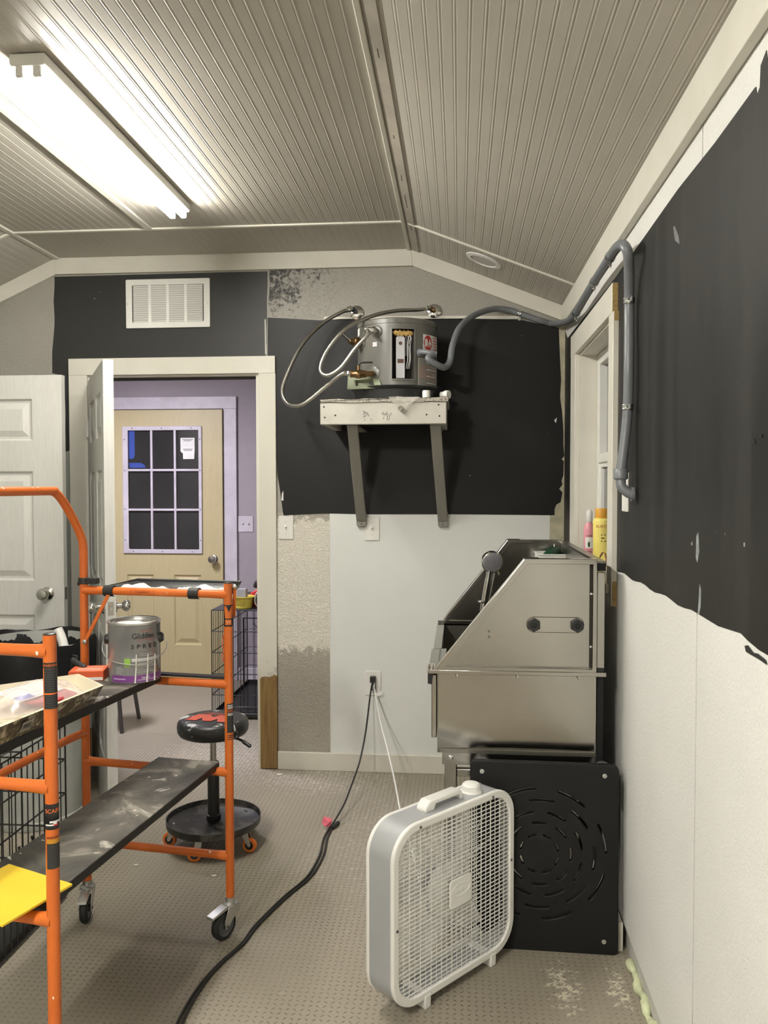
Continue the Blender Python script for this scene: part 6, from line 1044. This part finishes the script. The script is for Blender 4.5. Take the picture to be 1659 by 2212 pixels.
for k in range(5):
    a = R(-100 + 72 * k); dx, dy = math.cos(a), math.sin(a); c_ = Vector((.165 * dx, .165 * dy, 0)); t_ = Matrix.Translation(c_) @ Matrix.Rotation(R((190, -12, 60, 130, 172)[k]), 4, 'Z'); m = MB(); m.T = t_
    for s in (-1, 1): m.prism([(-.013, .084), (.013, .084), (.026, .034), (.022, .024), (.014, .026), (-.008, .060)], 'y', s * .0125 - .001, s * .0125 + .001)
    m.box((-.014, -.014, .082), (.014, .014, .0875)).cyl((.018, -.015, .030), (.018, .015, .030), .004, 8); q = part('caster', m, ZINC, st, world=False, bevel=.0008)
    m = MB(); m.T = t_; m.lathe([(.018, -.010), (.027, -.0095), (.030, -.005), (.030, .005), (.027, .0095), (.018, .010)], 28, (.018, 0, .030), (0, 1, 0), caps=False); part('wheel', m, OW, q, world=False); m = MB(); m.T = t_; m.lathe([(.0185, -.009), (.006, -.007), (.006, .007), (.0185, .009)], 20, (.018, 0, .030), (0, 1, 0), caps=False); part('wheel_hub', m, BLACKP, q, world=False)
    part('tray_bolt', MB().lathe([(.006, 0), (.006, .003), (.004, .007), (0, .008)], 8, (.165 * dx, .165 * dy, .0925)), CHROME, st, world=False)
# ------------------------------------------------------------------ the room beyond: crate with things on top, stool legs
k2 = crate('wire_dog_crate', 'black wire dog crate in the lilac room beyond the doorway', -2.140, -1.38, .915, 1.82, .705, 16, 22, 5)
part('door_frame', MB().ring([(-1.93, .06), (-1.44, .06), (-1.44, .66), (-1.93, .66)], [(-1.924, .066), (-1.446, .066), (-1.446, .654), (-1.924, .654)], 'y', .906, .912).tube(smooth([(-1.86, .905, .66), (-1.86, .905, .625), (-1.83, .905, .60), (-1.80, .905, .625), (-1.80, .905, .66)], 5), .0028, 6), WIRE, k2); part('pan_lip', B((-2.10, .885, .012), (-1.42, .915, .040)), BLACKP, k2, bevel=.004); part('pan_handle', MB().tube(smooth([(-1.99, .90, .045), (-1.98, .90, .075), (-1.80, .90, .075), (-1.79, .90, .045)], 4), .003, 6), WIRE, k2); part('top_cover', B((-2.135, .92, .706), (-1.39, 1.81, .7095)), plain('dark_grey_mat', (0.055, 0.055, 0.057), .7), k2)
yc = thing('yellow_tub', 'small yellow plastic tub with a rolled rim on top of the far crate', 'tub', (-1.945, .99, .7105)); part('tub_body', MB().lathe([(.050, 0), (.055, .004), (.064, .070), (.074, .072), (.076, .078), (.070, .080), (.060, .074), (.052, .006), (0, .006)], 32, (-1.945, .99, .7105), caps=False), plain('dull_yellow_plastic', (0.62, 0.50, 0.08), .45), yc)
m = MB()
for k in range(3): m.arc((-1.945, .99), .0605, -45, 20 + 6 * k, .7105 + .028 + .012 * k, .7105 + .032 + .012 * k, .0012)
part('tub_print', m, plain('olive_print', (0.25, 0.20, 0.03), .5), yc, kind='stuff'); gbx = solo('grey_carton', B((-1.985, .965, .775), (-1.925, 1.015, .838)), plain('pale_grey_card', (0.36, 0.36, 0.38), .6), 'small grey carton standing in the yellow tub', 'carton', (-1.955, .99, .775), bevel=.002)
rd = thing('red_power_tool', 'red and black tool case lying on top of the far crate', 'tool case', (-1.78, 1.12, .7105)); part('case_body', MB().prism([(-1.93, .7105), (-1.62, .7105), (-1.62, .82), (-1.70, .835), (-1.86, .835), (-1.92, .80), (-1.94, .76)], 'y', 1.06, 1.20), RED, rd, bevel=.008); part('case_grip', MB().tube(smooth([(-1.90, 1.12, .83), (-1.885, 1.12, .865), (-1.82, 1.12, .87), (-1.79, 1.12, .83)], 5), .016, 12), RUBBER, rd); part('black_inset', B((-1.83, 1.052, .735), (-1.70, 1.062, .81)), BLACKP, rd, bevel=.004)
rl = thing('roll_of_film', 'roll with a black core and pale outside lying on the far crate', 'roll', (-1.825, .985, .771)); ax_ = Vector((.25, -1, 0)).normalized(); part('roll_sheet', MB().lathe([(.034, -.06), (.058, -.06), (.060, -.05), (.060, .06), (.034, .06)], 36, (-1.815, .995, .771), ax_), splashed('roll_paper', (0.42, 0.40, 0.33), (0.05, 0.05, 0.05), 14, .5, .6), rl); part('roll_core', MB().lathe([(.052, .0601), (.046, .0615), (.030, .0612), (.026, .05), (0, .05)], 32, (-1.815, .995, .771), ax_, caps=False), BLACKP, rl)
fs2 = thing('metal_stool', 'grey metal stool standing behind the open inner door', 'stool', (-2.70, .72, 0)); GM = plain('grey_metal_leg', (0.13, 0.125, 0.12), .4, .6)
for a, b in (((-2.605, .845, .004), (-2.66, .79, .50)), ((-2.592, .535, .004), (-2.66, .61, .50)), ((-2.86, .86, .004), (-2.79, .79, .50)), ((-2.86, .52, .004), (-2.79, .61, .50))): part('leg', MB().tube([a, b], .0125, 12), GM, fs2); 
part('seat', MB().lathe([(.14, 0), (.15, .006), (.15, .03), (.14, .036)], 36, (-2.725, .70, .50)), GM, fs2); part('foot_ring', MB().tube([(-2.725 + .135 * math.cos(a), .70 + .135 * math.sin(a), .25) for a in np.linspace(0, 2 * PI, 28, endpoint=False)], .006, 8, closed=True), GM, fs2)
# loose flakes on the floor
FLK = plain('plaster_flake', (0.66, 0.61, 0.52), .7); rnd = random.Random(77)
def flake(c, s, label):
    pts = [(c[0] + s * (.8 + .4 * rnd.random()) * math.cos(a), c[1] + .7 * s * (.8 + .4 * rnd.random()) * math.sin(a)) for a in np.linspace(0, 2 * PI, 9, endpoint=False)]
    return solo('plaster_flake', MB().prism(pts, 'z', .0012, .0042), FLK, label, 'flake', (c[0], c[1], .0012))
flake((-1.4742, -0.1007, -0.0000), .016, 'pale plaster flake on the floor in front of the bare wood casing'); flake((-1.8196, -1.1720, 0.0000), .010, 'small plaster flake on the floor under the lower scaffold board'); flake((-1.4819, -1.2325, 0.0000), .011, 'small plaster flake on the floor left of the rolling stool caster and scaffold post')
